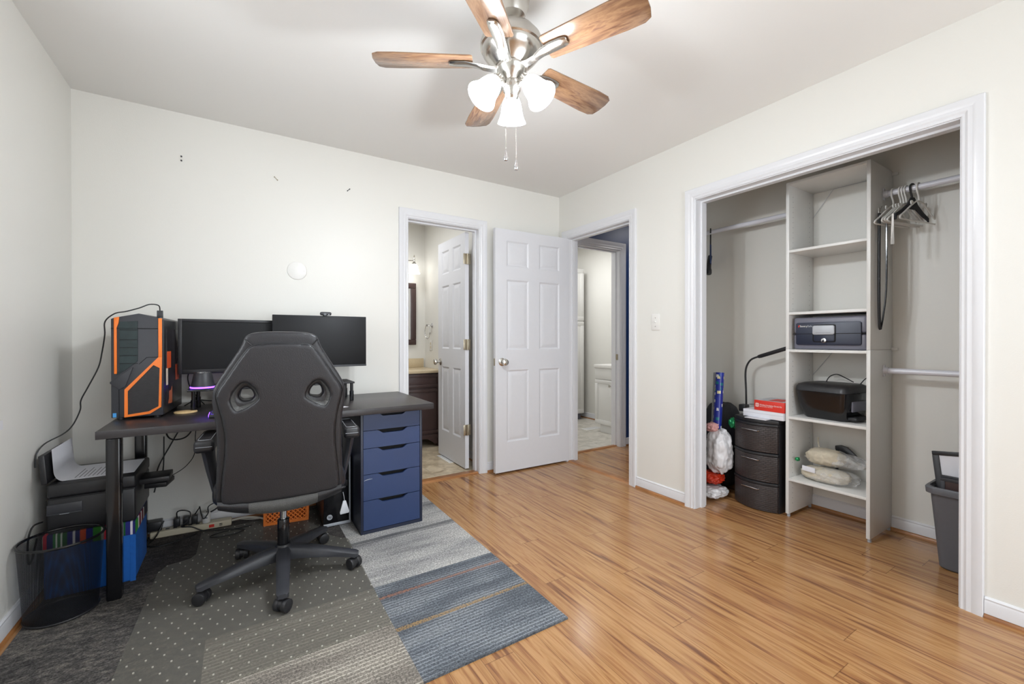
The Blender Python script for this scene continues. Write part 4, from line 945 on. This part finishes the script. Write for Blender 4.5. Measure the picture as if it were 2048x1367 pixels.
for k in range(3):
    a = R(57.6+120*k)
    TL = Matrix.Rotation(a, 4, 'Z') @ tr(.062, 0, 2.108) @ Matrix.Rotation(R(-38), 4, 'Y') @ Matrix.Scale(.86, 4)
    # axis of the socket: down and outward (local -z)
    sk = MB().lathe([(0, .02), (.018, .018), (.020, .0), (.026, -.004), (.027, -.02), (0, -.02)], 24, mat=TL); sk.tube([(TL @ Vector((0, 0, .016))), Matrix.Rotation(a, 4, 'Z') @ Vector((.03, 0, 2.09))], .010, 10)
    sk = sk.build('lamp_socket', 'nickel', fan)
    MB().lathe([(.028, -.015), (.033, -.022), (.042, -.040), (.0475, -.062), (.051, -.085), (.057, -.105), (.065, -.122), (.0685, -.130), (.066, -.131), (.055, -.112), (.046, -.085), (.040, -.055), (.030, -.03), (.0, -.026)], 36, mat=TL).build('lamp_shade', 'bulb', sk)
    MB().sphere((0, 0, 0), (.022, .022, .03), 14, mat=TL @ tr(0, 0, -.066)).build('light_bulb', 'bulb', sk)
    ld_ = bpy.data.lights.new('fan_lamp', 'POINT'); ld_.energy = BULB_POWER; ld_.color = (.90, .955, 1.0); ld_.shadow_soft_size = .042
    lo_ = bpy.data.objects.new('fan_lamp', ld_); COL.objects.link(lo_); lo_.parent = fan; lo_.location = TL @ Vector((0, 0, -.128))
for (x, y, zt, zb, lab) in ((-.048, -.034, 2.075, 1.825, ''), (-.002, -.035, 2.05, 1.80, '')):
    mb = MB()
    nb = int((zt-zb)/.006)
    for i in range(nb): mb.sphere((x, y, zt-i*.006), .0021, 6)
    if x < -.04: mb.tube([(x, y, zt), (-.028, -.02, 2.085)], .0015, 5)
    ch = mb.build('pull_chain', 'nickel', fan)
    MB().lathe([(0, 0), (.003, 0), (.0035, -.008), (.009, -.024), (.010, -.030), (.007, -.038), (0, -.041)], 16, mat=tr(x, y, zb)).build('pull_pendant', 'chrome', ch)

# ------------------------------------------------------------------ closet
cl = thing('closet_shelf_tower', 'tall white open shelf tower standing in the closet', 'shelf unit', (2.907, 1.145, 0), -PI/2)
# local: x -.215...215 (right = world -y), y 0..0.32 (back), z
HWc, DC = .215, .322
for s in (-1, 1):
    x0, x1 = (-HWc, -HWc+.018) if s < 0 else (HWc-.018, HWc)
    for (z0, z1) in ((.02, 1.0545), (1.0555, 2.095)):
        p = MB().box(x0, x1, 0, DC, z0, z1, .0008).build('side_panel', 'melamine', cl)
        hm = MB(); xi = x1 if s < 0 else x0
        for y in (.05, DC-.05):
            for i in range(int((z1-z0-.1)/.032)): hm.cyl((xi-.0003, y, z0+.06+i*.032), (xi+.0003, y, z0+.06+i*.032), .0024, n=6)
        hm.build('shelf_pin_holes', 'grey', p)
    for y in (.02, DC-.02): MB().cyl(((x0+x1)/2, y, 0), ((x0+x1)/2, y, .021), .009, n=14).build('levelling_foot', 'lgrey', cl)
    for z in (2.075, 1.058):
        if s > 0: MB().box(x1-.002, x1+.028, DC-.012, DC, z-.008, z+.008, .002).build('wall_clip', 'white', cl)
for z in (.246, .633, 1.052, 1.284, 1.672, 2.095):
    dy = 0 if z > 2 else .0
    MB().box(-HWc+.018, HWc-.018, dy, DC, z-.016, z-.0002 if z < 2 else z, .0008).build('shelf', 'melamine', cl)
mb = MB()
for (z0, z1) in ((1.052+.63, 2.078), (.633, 1.036)):     # thin diagonal brace wires at the open back
    mb.tube([(-HWc+.018, DC-.004, z1-.16), (-HWc+.135, DC-.004, z1)], .0013, 5)
mb.tube([(-HWc+.135, DC-.004, 2.078), (HWc-.018, DC-.004, 2.078)], .0013, 5)
mb.build('brace_wire', 'lgrey', cl)

def rod(y0, y1, x, z, lab, brk):
    t = thing('closet_rod', lab, 'clothes rod', (x, y0, z))
    MB().cyl((0, 0, 0), (0, y1-y0, 0), .016, n=20).build('rod', 'rod', t)
    b = MB(); s = 1 if y1 > y0 else -1
    b.box(-.014, .014, 0 if s > 0 else -.004, .004 if s > 0 else 0, -.032, .032, .001); b.cyl((0, 0, 0), (0, s*.022, 0), .0195, n=20); b.build('bracket', 'rod', t)
    e = MB(); e.cyl((0, y1-y0-s*.012, 0), (0, y1-y0, 0), .024, n=20); e.build('end_cup', 'rod', t)
YU0, YU1 = 1.145-HWc-.0005, 1.145+HWc+.0005
rod(YU0, .1555, 3.09, 1.935, 'upper white closet rod on the right holding the hangers', 1)
rod(YU0, .1555, 3.10, .937, 'lower white closet rod on the right above the grey bin', 1)
rod(YU1, 2.1395, 3.09, 1.945, 'white closet rod left of the shelf tower', 1)

def hanger(y, rz, tilt, lab, mat='white', r=.0042, grp='white plastic hangers', sc_=1.0, zr=1.935):
    """local: hook over the rod at origin (rod along local y)"""
    t = thing('clothes_hanger', lab, 'hanger', (3.09, y, zr), rz, grp)
    rr = .016+r+.0006
    hook = [(rr*math.cos(q), 0, rr*math.sin(q)) for q in [R(-35+235*i/10) for i in range(11)]]
    hook = hook+[(-rr*.9, 0, -.022), (-.004, 0, -.05), (0, 0, -.075)]
    MB().tube(spline(hook, 3), r, 8).build('hook', mat, t)
    L = .165*sc_
    body = [(0, 0, -.075), (-.05, 0, -.095), (-L*.8, 0, -.150-tilt), (-L, 0, -.172-tilt), (-L*.93, 0, -.186-tilt), (0, 0, -.186), (L*.93, 0, -.186+tilt), (L, 0, -.172+tilt), (L*.8, 0, -.150+tilt), (.05, 0, -.095)]
    MB().tube(spline(body, 4, True), r, 8, True).build('hanger_frame', mat, t)
    mb = MB()
    for s in (-1, 1): mb.tube(spline([(s*.055, 0, -.094), (s*.06, 0, -.083), (s*.072, 0, -.085), (s*.07, 0, -.10)], 3), r*.8, 6)
    mb.build('strap_notch', mat, t); return t
hw = ((.886, R(-11), .004, 'white plastic hanger nearest the shelf tower, carrying the black belt'), (.855, R(-11), .0, 'white plastic hanger, second from the shelf tower'), (.843, R(-11), -.002, 'white plastic hanger, third from the shelf tower'), (.831, R(-11), .002, 'white plastic hanger, fourth from the shelf tower, just left of the black one'), (.780, R(-11), 0, 'white plastic hanger right of the black one'))
for (y, rz, ti, lab) in hw: hanger(y, rz, ti, lab)
t = thing('clothes_hanger', 'flat black velvet hanger among the white ones on the right rod', 'hanger', (3.09, .806, 1.935), R(-11))
MB().tube(spline([(.017*math.cos(q)*1.34, 0, .017*math.sin(q)*1.34) for q in [R(-30+230*i/8) for i in range(9)]]+[(-.012, 0, -.03), (0, 0, -.06)], 3), .005, 8).build('hook', 'plastic', t)
MB().prism([(-.014, -.05), (.014, -.05), (.045, -.088), (.10, -.125), (.155, -.152), (.160, -.185), (.150, -.185), (.145, -.165), (.09, -.145), (.03, -.115), (-.03, -.115), (-.09, -.145), (-.145, -.165), (-.150, -.185), (-.160, -.185), (-.155, -.152), (-.10, -.125), (-.045, -.088)], -.004, .004, 'xz', .001).build('hanger_frame', 'backpack', t)
tag(MB().loft([[(2.925+s*.001, .838, 1.78), (2.925+s*.001, .846, 1.78), (2.93, .848, 1.72), (2.93, .852, 1.62), (2.93, .836, 1.62), (2.927, .838, 1.72)] for s in (0, 1)], cap=True).build('hanging_strap', 'white'), 'narrow white strap dangling from the hangers on the right rod', 'strap')
t = thing('belt', 'long black leather belt hanging from the hanger against the shelf tower', 'belt', (2.985, .9175, 1.80), 0)
MB().tube(spline([(0, .0, -.012), (-.002, .0, -.2), (-.002, .0, -.45), (.008, .0, -.60), (.016, -.002, -.63)], 6), .0075, 6).build('strap', 'leather', t)
MB().tube(spline([(.022, -.026, -.01), (.023, -.026, -.2), (.022, -.024, -.42), (.020, -.012, -.56), (.016, -.003, -.63)], 6), .0045, 6).build('strap', 'plastic_g', t)
mb = MB().tube([(-.008, 0, 0), (.02, 0, 0), (.02, 0, .04), (-.008, 0, .04)], .002, 6, True); mb.tube([(.006, 0, .02), (.03, -.003, .055)], .002, 6); mb.build('buckle', 'nickel', t)
mb = MB().box(-.01, .012, -.006, .004, -.02, .012, .003); mb.build('keeper', 'plastic', t)
# left rod hangers, half hidden behind the jamb
t = thing('clothes_hanger', 'white hanger peeking out at the left end of the closet', 'hanger', (3.09, 2.043, 1.945), R(33))
MB().tube(spline([(.0255*math.cos(q), 0, .0255*math.sin(q)) for q in [R(-30+230*i/8) for i in range(9)]]+[(-.012, 0, -.03), (0, 0, -.07)], 3), .004, 8).build('hook', 'white', t)
MB().tube(spline([(0, 0, -.07), (-.13, 0, -.15), (-.16, 0, -.19), (0, 0, -.2), (.16, 0, -.19), (.13, 0, -.15)], 4, True), .006, 8, True).build('hanger_frame', 'white', t)
t = thing('clothes_hanger', 'black and blue trouser hanger at the left end of the closet', 'hanger', (3.09, 1.990, 1.945), R(213))
MB().tube(spline([(.0265*math.cos(q), 0, .0265*math.sin(q)) for q in [R(-30+230*i/8) for i in range(9)]]+[(-.012, 0, -.03), (0, 0, -.10)], 3), .005, 8).build('hook', 'plastic', t)
MB().prism([(-.02, -.10), (.02, -.10), (.10, -.19), (.145, -.235), (.15, -.26), (.12, -.27), (.06, -.22), (-.06, -.22), (-.12, -.27), (-.15, -.26), (-.145, -.235), (-.10, -.19)], -.006, .006, 'xz', .002).build('hanger_frame', 'navyd', t)
MB().tube(spline([(.07, -.004, -.20), (.11, -.01, -.25), (.135, -.012, -.30), (.15, -.012, -.345)], 4), [.016]*9+[.02]*3+[.018], 8).build('clip', 'plastic', t)

# safe box (local: x right, front at y=0)
t = thing('safe_box', 'grey and black locking safe box on the third shelf of the tower', 'safe', (2.925, 1.140, 1.0525), -PI/2)
SW = .186
MB().box(-SW, SW, .006, .26, 0, .095, .014, 3).build('lower_shell', 'grey', t)
MB().box(-SW, SW, .006, .26, .0965, .196, .014, 3).build('lid_shell', 'grey', t)
MB().prism(rrect(-SW+.018, SW-.022, .028, .164, .012), -.004, .012, 'xz', .002).build('front_plate', 'navyc', t)
MB().box(-SW+.001, SW-.001, -.0045, .255, .0945, .0975).build('lid_gap', 'void', t)
MB().prism(rrect(-.076, .044, .045, .150, .012), -.0055, 0, 'xz', .001).build('latch_recess', 'void', t)
MB().prism(rrect(-.069, .037, .050, .142, .01), -.0065, 0, 'xz', .001).build('latch_plate', 'navyc', t)
MB().prism(rrect(-.072, .040, .090, .145, .01), -.018, -.004, 'xz', .003).build('latch_handle', 'lgrey', t)
MB().box(-.054, .022, -.0186, -.017, .101, .1025).build('latch_groove', 'grey', t)
mb = MB().cyl((-.014, -.004, .056), (-.014, -.016, .056), .0135, n=24, bev=.002); mb.build('key_lock', 'chrome', t)
MB().box(-.0155, -.0125, -.0168, -.0155, .052, .060).build('keyhole', 'void', t)
text('Sentry', .016, tr(-.146, -.0046, .137) @ FRONT, 'white', t, 'lettering', width=.041)
text('Safe', .016, tr(-.104, -.0046, .137) @ FRONT, 'lgrey', t, 'lettering', width=.026)
MB().prism([(-.152, .134), (-.148, .142), (-.146, .146), (-.148, .150), (-.153, .147), (-.155, .140)], -.005, -.004, 'xz').build('mark', 'red', t)

# printer on the tower
t = thing('printer', 'compact glossy black printer on the shelf below the safe box', 'printer', (2.945, 1.195, .6335), -PI/2-R(6))
secs = []
for z, x0, x1, y0, y1, r in ((0, -.095, .125, .03, .24, .03), (.01, -.105, .135, .02, .25, .035), (.09, -.125, .148, -.005, .25, .035), (.165, -.135, .155, -.015, .25, .035)):
    secs.append([(a, b, z) for a, b in rrect(x0, x1, y0, y1, r)])
MB().loft(secs, cap=True).build('body', 'plastic_g', t, ang=40)
secs = []
for z, x0, x1, y0, y1, r in ((.167, -.136, .156, -.016, .25, .035), (.19, -.135, .155, -.012, .25, .035), (.205, -.128, .148, .0, .245, .03), (.214, -.11, .13, .03, .23, .03)):
    secs.append([(a, b, z) for a, b in rrect(x0, x1, y0, y1, r)])
MB().loft(secs, cap=True).build('lid', 'plastic', t, ang=40)
MB().box(.147, .158, .05, .20, .06, .12, .004).build('side_window', 'grey', t)
MB().tube(spline([(-.06, .20, .212), (-.05, .22, .245), (-.01, .22, .262), (.04, .21, .245), (.09, .20, .222)], 5), .003, 6).build('power_cord', 'cable', t)
MB().tube(spline([(.12, .20, .205), (.14, .21, .24), (.165, .215, .262), (.185, .215, .265)], 5), .003, 6).build('usb_cord', 'cable', t)
MB().box(.135, .180, .04, .20, .012, .03, .004).build('output_tray', 'plastic', t)

# mop refills in bags
def blob(name, c, r, mat, amp, fr, parent=None, sub=4, flat=None, box_=2.6):
    tm = bmesh.new(); bmesh.ops.create_icosphere(tm, subdivisions=sub, radius=1)
    for v in tm.verts:
        d = v.co.normalized(); p = box_; k = (abs(d.x)**p+abs(d.y)**p+abs(d.z)**p)**(-1/p)
        q = d*k; nz = noise.fractal(Vector((q.x*fr+c[0]*9, q.y*fr+c[1]*7, q.z*fr+c[2]*5)), .9, 2.1, 4)
        q = q*(1+amp*nz); v.co = Vector((c[0]+q.x*r[0], c[1]+q.y*r[1], c[2]+q.z*r[2]))
        if flat is not None and v.co.z < flat: v.co.z = flat
    m_ = MB(); m_.bm.free(); m_.bm = tm
    return m_.build(name, mat, parent, ang=80)
t = thing('yarn_mop', 'bagged cotton mop head lying flat at the bottom of the pair on the lowest shelf', 'mop head', (3.02, 1.185, .2465))
blob('yarn_bundle', (0, 0, .042), (.075, .125, .042), 'mop', .10, 2.5, t, flat=0)
blob('plastic_bag', (0, -.035, .042), (.08, .135, .045), 'film', .16, 2.2, t, flat=.0003)
MB().box(-.082, -.077, .03, .10, .055, .085, .001, mat=Matrix.Rotation(R(4), 4, 'X')).build('paper_label', 'paper', t)
t = thing('yarn_mop', 'bagged cotton mop head rolled up on top of the other on the lowest shelf', 'mop head', (3.06, 1.20, .3375))
blob('yarn_bundle', (0, 0, .05), (.07, .10, .05), 'mop', .10, 3, t, flat=.0)
blob('plastic_bag', (.01, -.05, .045), (.07, .15, .042), 'film', .22, 2.2, t, flat=.002)
MB().tube(spline([(.06, .06, .09), (.07, .07, .12), (.075, .072, .15)], 3), .004, 6).build('yarn_tie', 'mop', t)
t = thing('mop_clamp', 'black plastic clamp lying behind the rolled mop head', 'clamp', (3.170, 1.12, .425), 0)
mb = MB().prism([(-.07, .0), (-.02, -.012), (.045, -.055), (.075, -.062), (.075, -.040), (.05, -.03), (-.005, .022), (-.04, .03), (-.07, .022)], -.01, .01, 'yz', .003, mat=Matrix.Rotation(PI, 4, 'Z')); mb.build('clamp_body', 'plastic', t)
mb = MB().prism([(-.07, -.177), (-.055, -.177), (-.052, .005), (-.068, .005)], -.006, .006, 'yz', .002, mat=Matrix.Rotation(PI, 4, 'Z')); mb.build('clamp_stem', 'plastic', t)
tag(blob('green_bag_clip', (2.965, 1.318, .362), (.014, .012, .012), 'greenf', .3, 2, sub=3), 'small bright green bag tie poking out between the mop heads', 'bag tie')

# three-drawer wicker tower
t = thing('wicker_drawer_tower', 'dark brown wicker-pattern plastic tower of three drawers in the closet', 'drawer tower', (2.905, 1.545, .001), -PI/2-R(4))
def bow(x): return -.055*(1-(x/.148)**2)
def bowp(hw, y1, e=0): return [(x, bow(x)-e) for x in [-hw+2*hw*i/14 for i in range(15)]]+[(hw, y1), (-hw, y1)]
MB().prism(bowp(.150, .29), .568, .592, 'xy', .004).build('top', 'plastic', t)
mb = MB(); mb.box(-.150, -.140, .012, .29, 0, .568); mb.box(.140, .150, .012, .29, 0, .568); mb.box(-.14, .14, .28, .29, 0, .568); mb.build('carcass', 'plastic', t)
for i in range(3):
    z0 = .004+i*.189
    d = MB().prism(bowp(.146, .25, .004), z0, z0+.166, 'xy', .004).build('drawer', 'wicker', t)
    MB().prism(bowp(.149, .10, .008), z0+.168, z0+.185, 'xy', .003).build('drawer_rim', 'plastic', d)
    MB().tube([(-.062, bow(-.062)-.010, z0+.138), (-.058, bow(-.06)-.018, z0+.138), (.052, bow(.052)-.018, z0+.138), (.056, bow(.056)-.010, z0+.138)], .0045, 8).build('drawer_handle', 'chrome', d)
t = thing('flat_box', 'flat white cardboard box on top of the wicker drawer tower', 'box', (2.895, 1.50, .5985), -PI/2-R(1))
MB().box(-.125, .133, 0, .28, 0, .047, .0015).build('carton', 'paper', t)
MB().box(-.125, .133, -.0008, .2808, .028, .0295).build('lid_edge', 'lgrey', t)
MB().box(-.09, .05, -.045, .03, -.0045, -.0008).build('loose_leaflet', 'paper', t)
t = thing('red_box', 'red packaged kit box with white lettering lying on the white box', 'box', (2.905, 1.465, .6465), -PI/2-R(2))
MB().box(-.092, .10, 0, .20, 0, .066, .001).build('carton', 'red', t)
MB().box(-.088, .096, .004, .196, .0655, .0668).build('top_print', 'lgrey', t)
MB().box(-.02, .07, .03, .15, .0664, .0672).build('top_picture', 'red', t)
mb = MB(); mb.loft([[(x, y, z) for x, z in rrect(-.082, -.062, .022, .046, .003)] for y in (-.0002, -.0012)], cap=True); mb.build('white_badge', 'white', t)
MB().box(-.078, -.066, -.0016, -.0004, .027, .041).build('badge_window', 'red', t)
MB().box(-.074, -.070, -.002, -.0004, .03, .038).build('badge_mark', 'white', t)
text('Window Insulation Shrink Kit', .014, tr(-.057, -.0006, .033) @ FRONT, 'white', t, 'lettering', .0003, .142)
text('Seals out cold air and drafts', .009, tr(-.057, -.0006, .0245) @ FRONT, 'white', t, 'lettering', .0003, .085)
t = thing('desk_lamp', 'black gooseneck lamp standing on the drawer tower behind the boxes', 'desk lamp', (3.10, 1.712, .594))
MB().box(-.03, .03, -.004, .045, 0, .05, .006).build('clamp_base', 'plastic', t)
MB().tube(spline([(.0, .004, .04), (0, .006, .16), (0, .010, .27), (0, .0, .33), (0, -.03, .375), (0, -.078, .398)], 7), .0065, 10).build('gooseneck', 'plastic', t)
MB().tube([(0, -.074, .396), (0, -.084, .399), (0, -.10, .404), (0, -.26, .458), (0, -.30, .471)], [.006, .012, .0135, .0135, .010], 12).build('lamp_head', 'plastic', t)
MB().tube([(-.02, -.03, .058), (-.02, -.07, .062), (-.02, -.075, .072)], .002, 6).build('lead', 'cable', t)

# corner clutter
tag(blob('backpack', (3.10, 1.905, .32), (.115, .125, .32), 'backpack', .06, 1.2, flat=.001, box_=3.2), 'black nylon backpack standing at the back of the closet left corner', 'backpack')
t = thing('gift_wrap_roll', 'tall blue patterned gift wrap roll standing in the closet left corner', 'gift wrap', (2.875, 1.80, .482))
mb = MB().tube([(0, 0, 0), (.040, .004, .395)], .0285, 24, cap=False); mb.tube([(.0399, .004, .3945), (0, 0, 0)], .026, 24, cap=False); mb.build('paper_roll', 'wrap', t)
MB().tube([(0, 0, .01), (.0395, .004, .39)], .022, 20).build('cardboard_core', 'cream', t)
tag(MB().tube([(2.91, 1.852, .42), (2.955, 1.862, .872)], .016, 16).build('gift_wrap_tube', 'lgrey'), 'thin grey gift wrap tube behind the blue patterned roll', 'gift wrap')
tag(blob('plastic_bag', (2.865, 1.775, .325), (.08, .08, .15), 'whitebag', .15, 2.4, sub=5), 'crumpled white plastic bag stuffed upright below the gift wrap roll', 'bag')
tag(blob('plastic_bag', (2.845, 1.83, .133), (.075, .08, .04), 'redbag', .2, 2.2, sub=5), 'red plastic bag squeezed between the two white bags', 'bag')
tag(blob('plastic_bag', (2.83, 1.80, .042), (.10, .075, .038), 'whitebag', .16, 2.4, sub=5, flat=.001), 'low white plastic bag on the closet floor beside the door jamb', 'bag')
tag(blob('pink_cloth', (2.81, 1.795, .50), (.03, .04, .03), pm('pink_tissue', (226, 170, 168), .6), .3, 2.5, sub=4), 'pale pink tissue at the mouth of the white bag', 'tissue')
tag(blob('gift_bag', (2.95, 1.725, .525), (.026, .026, .035), 'greenf', .25, 2.5, sub=4), 'shiny green gift bag behind the white bag', 'gift bag')

# grey bin with frames
t = thing('waste_bin', 'tall grey rectangular plastic bin inside the closet right end', 'waste bin', (2.985, .49, .001))
mb = MB(); L = []
for z, a, b in ((.0, .10, .155), (.008, .108, .165), (.385, .138, .192)): L.append([(x, y, z) for x, y in rrect(-a, a, -b, b, .035, 6)])
for z, a, b in ((.385, .134, .188), (.012, .104, .161)): L.append([(x, y, z) for x, y in rrect(-a, a, -b, b, .033, 6)])
mb.loft(L); f0 = [mb.bm.verts.new((x, y, .004)) for x, y in rrect(-.105, .105, -.162, .162, .034, 6)]; mb.bm.faces.new(f0)
mb.build('bin_body', 'bin', t)
mb = MB(); L = []
for z, a, b in ((.362, .139, .193), (.366, .150, .206), (.392, .152, .208), (.399, .148, .204), (.399, .138, .194), (.385, .135, .190)): L.append([(x, y, z) for x, y in rrect(-a, a, -b, b, .04, 6)])
mb.loft(L).build('rim', 'bin', t)
mb = MB(); mb.box(-.148, -.14, .03, .036, .335, .364); mb.box(-.148, -.14, -.036, -.03, .335, .364); mb.build('rim_ribs', 'bin', t)
TLf = Matrix.Translation((2.925, .480, .03)) @ Matrix.Rotation(R(4), 4, 'Y') @ Matrix.Rotation(R(-7), 4, 'X')
fr_ = thing('framed_board', 'large black-framed white board standing upright in the grey bin', 'picture frame'); fr_.matrix_world = TLf
mb = MB()
for (y0, y1, z0, z1) in ((-.15, .15, .525, .545), (-.15, .15, 0, .02), (-.15, -.13, .02, .525), (.125, .15, .02, .525)): mb.box(-.008, .010, y0, y1, z0, z1, .002)
mb.build('frame', 'plastic', fr_); MB().box(-.003, .003, -.13, .125, .02, .525).build('white_board', 'paper', fr_)
for k, (x, zt) in enumerate(((2.882, .445), (2.894, .455))):
    t = thing('framed_picture', ('small dark frame with a brown picture at the front of the grey bin', 'small dark frame just behind the brown picture in the grey bin')[k], 'picture frame', (x, .53, .19))
    mb = MB(); h_ = zt-.19
    for (y0, y1, z0, z1) in ((-.11, .115, h_-.016, h_), (-.11, .115, 0, .016), (-.11, -.094, .016, h_-.016), (.099, .115, .016, h_-.016)): mb.box(-.0045, .0045, y0, y1, z0, z1, .001)
    mb.build('frame', 'plastic_dg', t); MB().box(-.002, .0025, -.094, .099, .016, h_-.016).build('picture', 'espresso', t)
tag(MB().prism([(-.07, .0), (.075, .0), (.085, .30), (.06, .42), (-.04, .45)], 0, .02, 'yz', .006).build('folder', 'maroon', None, (3.03, .50, .20)), 'maroon folder sticking up behind the framed white board in the grey bin', 'folder')

# ------------------------------------------------------------------ bathroom seen through the back door
t = thing('vanity_cabinet', 'dark espresso bathroom vanity cabinet seen through the bathroom door', 'vanity', (1.25, 4.19, .005))
mb = MB().box(-.50, .545, .012, .51, .085, .765); mb.build('cabinet_body', 'espresso', t)
mb = MB().box(-.50, .545, .005, .02, .085, .13, .003)
for x in (-.45, .525): mb.box(x-.03 if x > 0 else x-.05, x+.02 if x > 0 else x+.03, .0, .05, 0, .09, .006)
mb.prism([(.38, .085), (.44, .05), (.46, .03), (.49, .03), (.49, .085)], .004, .02, 'xz'); mb.build('plinth', 'espresso', t)
for (x0, x1) in ((-.48, .0), (.02, .53)):
    for (z0, z1, nm) in ((.62, .755, 'drawer_front'), (.145, .60, 'cabinet_door')):
        d = MB(); d.box(x0, x1, .002, .012, z0, z1, .001)
        for (a0, a1, b0, b1) in ((x0, x1, z1-.03, z1), (x0, x1, z0, z0+.03), (x0, x0+.04, z0+.03, z1-.03), (x1-.04, x1, z0+.03, z1-.03)): d.box(a0, a1, -.006, .003, b0, b1, .0015)
        d.build(nm, 'espresso', t)
t = thing('granite_countertop', 'beige granite counter with backsplash on the dark vanity', 'countertop', (1.25, 4.17, .7705))
MB().box(-.53, .558, 0, .548, 0, .028, .004).build('slab', 'granite', t)
MB().box(-.53, .535, .528, .548, .0282, .130, .002).build('backsplash', 'granite', t)
t = thing('bathroom_mirror', 'dark brown framed mirror above the bathroom vanity', 'mirror', (1.15, 4.719, 1.055))
mb = MB()
for (a0, a1, b0, b1) in ((-.50, .545, 0, .06), (-.50, .545, .635, .695), (-.50, -.44, .06, .635), (.485, .545, .06, .635)): mb.box(a0, a1, -.03, 0, b0, b1, .006)
mb.build('frame', 'espresso', t); MB().box(-.44, .485, -.012, -.002, .06, .635).build('mirror_glass', pm('mirror_silver', (235, 235, 235), .02, metal=1, var=0), t)
t = thing('wall_sconce', 'bathroom wall light with a glowing white bell shade above the mirror', 'wall light', (1.632, 4.58, 0))
MB().lathe([(0, 2.045), (.006, 2.045), (.010, 2.03), (.006, 2.02), (.011, 2.00), (.008, 1.985), (.014, 1.965), (.026, 1.95), (.026, 1.943), (0, 1.943)], 20).build('socket', 'nickel', t)
MB().lathe([(.024, 1.945), (.036, 1.935), (.042, 1.91), (.047, 1.88), (.056, 1.855), (.066, 1.842), (.062, 1.842), (.044, 1.87), (.034, 1.91), (0, 1.935)], 28).build('lamp_shade', 'sconce', t)
mb = MB().tube([(0, 0, 1.985), (-.1, .06, 1.985), (-.2, .10, 1.985)], .006, 8); mb.box(-.26, -.14, .10, .1395, 1.93, 2.04, .006); mb.build('arm', 'nickel', t)
t = thing('towel_ring', 'chrome towel ring on the bathroom side wall', 'towel ring', (1.809, 4.50, 1.27))
mb = MB().lathe([(0, 0), (.025, 0), (.025, .006), (.012, .012), (.009, .045), (.013, .05), (.013, .062), (0, .064)], 20, mat=Matrix.Rotation(-PI/2, 4, 'Y')); mb.build('wall_post', 'chrome', t)
MB().tube([(-.055+.02*math.cos(a)*0, .075*math.sin(a), -.068-.078*math.cos(a+PI)) for a in [2*PI*i/32 for i in range(32)]], .0045, 8, True).build('ring', 'chrome', t)
t = thing('wall_outlet', 'white wall outlet below the towel ring in the bathroom', 'outlet', (1.8095, 4.535, 1.05), -PI/2)
MB().box(-.036, .036, -.005, 0, -.058, .058, .002).build('cover_plate', 'white', t)
mb = MB()
for z in (-.02, .02): mb.box(-.015, .015, -.0065, -.004, z-.014, z+.014, .002)
mb.build('receptacle', 'cream', t)
t = thing('floor_vent', 'white floor vent grille on the bathroom tiles below the open door', 'floor vent', (1.625, 3.70, .0045))
mb = MB().box(-.035, .035, -.145, .145, 0, .004, .001); mb.build('frame', 'white', t)
mb = MB()
for i in range(9): mb.box(-.022, .022, -.125+i*.028, -.117+i*.028, .0042, .0052)
mb.build('louvres', 'lgrey', t)

# ------------------------------------------------------------------ washroom across the hall
t = thing('white_vanity', 'white two-door vanity cabinet in the washroom across the hall', 'vanity', (3.64, 3.57, .0045), -PI/2)
# local x: right = world -y ; front at y=0
MB().box(-.285, .285, .018, .51, .10, .765).build('cabinet_body', 'melamine', t)
MB().box(-.225, .285, .03, .51, 0, .10).build('toe_kick', 'melamine', t)
MB().box(-.285, .285, .0, .018, .635, .765, .002).build('false_drawer', 'melamine', t)
for (x0, x1, kx) in ((-.285, .0, -.025), (.003, .285, .03)):
    d = MB(); d.box(x0, x1, .006, .018, .10, .63, .001)
    for (a0, a1, b0, b1) in ((x0, x1, .585, .63), (x0, x1, .10, .15), (x0, x0+.045, .15, .585), (x1-.045, x1, .15, .585)): d.box(a0, a1, -.001, .007, b0, b1, .001)
    d = d.build('cabinet_door', 'melamine', t); MB().lathe([(0, 0), (.006, 0), (.006, .012), (.014, .018), (.014, .024), (0, .027)], 16, mat=tr(kx, 0, .567) @ Matrix.Rotation(PI/2, 4, 'X')).build('knob', 'nickel', d)
t = thing('sink_top', 'white sink top on the washroom vanity', 'countertop', (3.63, 3.57, .770), -PI/2)
MB().box(-.30, .287, 0, .52, 0, .042, .006).build('slab', 'white', t)
t = thing('linen_cabinet', 'tall white two-door linen cabinet at the far end of the washroom', 'cabinet', (3.80, 4.51, .0045))
MB().box(-.24, .25, .018, .34, .085, 2.085, .002).build('cabinet_body', 'melamine', t)
MB().box(-.23, .235, .05, .33, 0, .085).build('plinth', 'grey', t)
for (z0, z1) in ((.085, 1.36), (1.365, 2.085)):
    d = MB(); d.box(-.24, .25, .004, .018, z0+.002, z1-.002, .001)
    for (a0, a1, b0, b1) in ((-.24, .25, z1-.06, z1-.002), (-.24, .25, z0+.002, z0+.06), (-.24, -.18, z0+.06, z1-.06), (.19, .25, z0+.06, z1-.06)): d.box(a0, a1, -.001, .005, b0, b1, .001)
    d.build('cabinet_door', 'melamine', t)
t = thing('floor_vent', 'white floor vent beside the washroom vanity', 'floor vent', (3.70, 3.98, .0045), R(90))
MB().box(-.06, .06, -.13, .13, 0, .004, .001).build('frame', 'white', t)
mb = MB()
for i in range(8): mb.box(-.045, .045, -.11+i*.028, -.102+i*.028, .0042, .0052)
mb.build('louvres', 'lgrey', t)
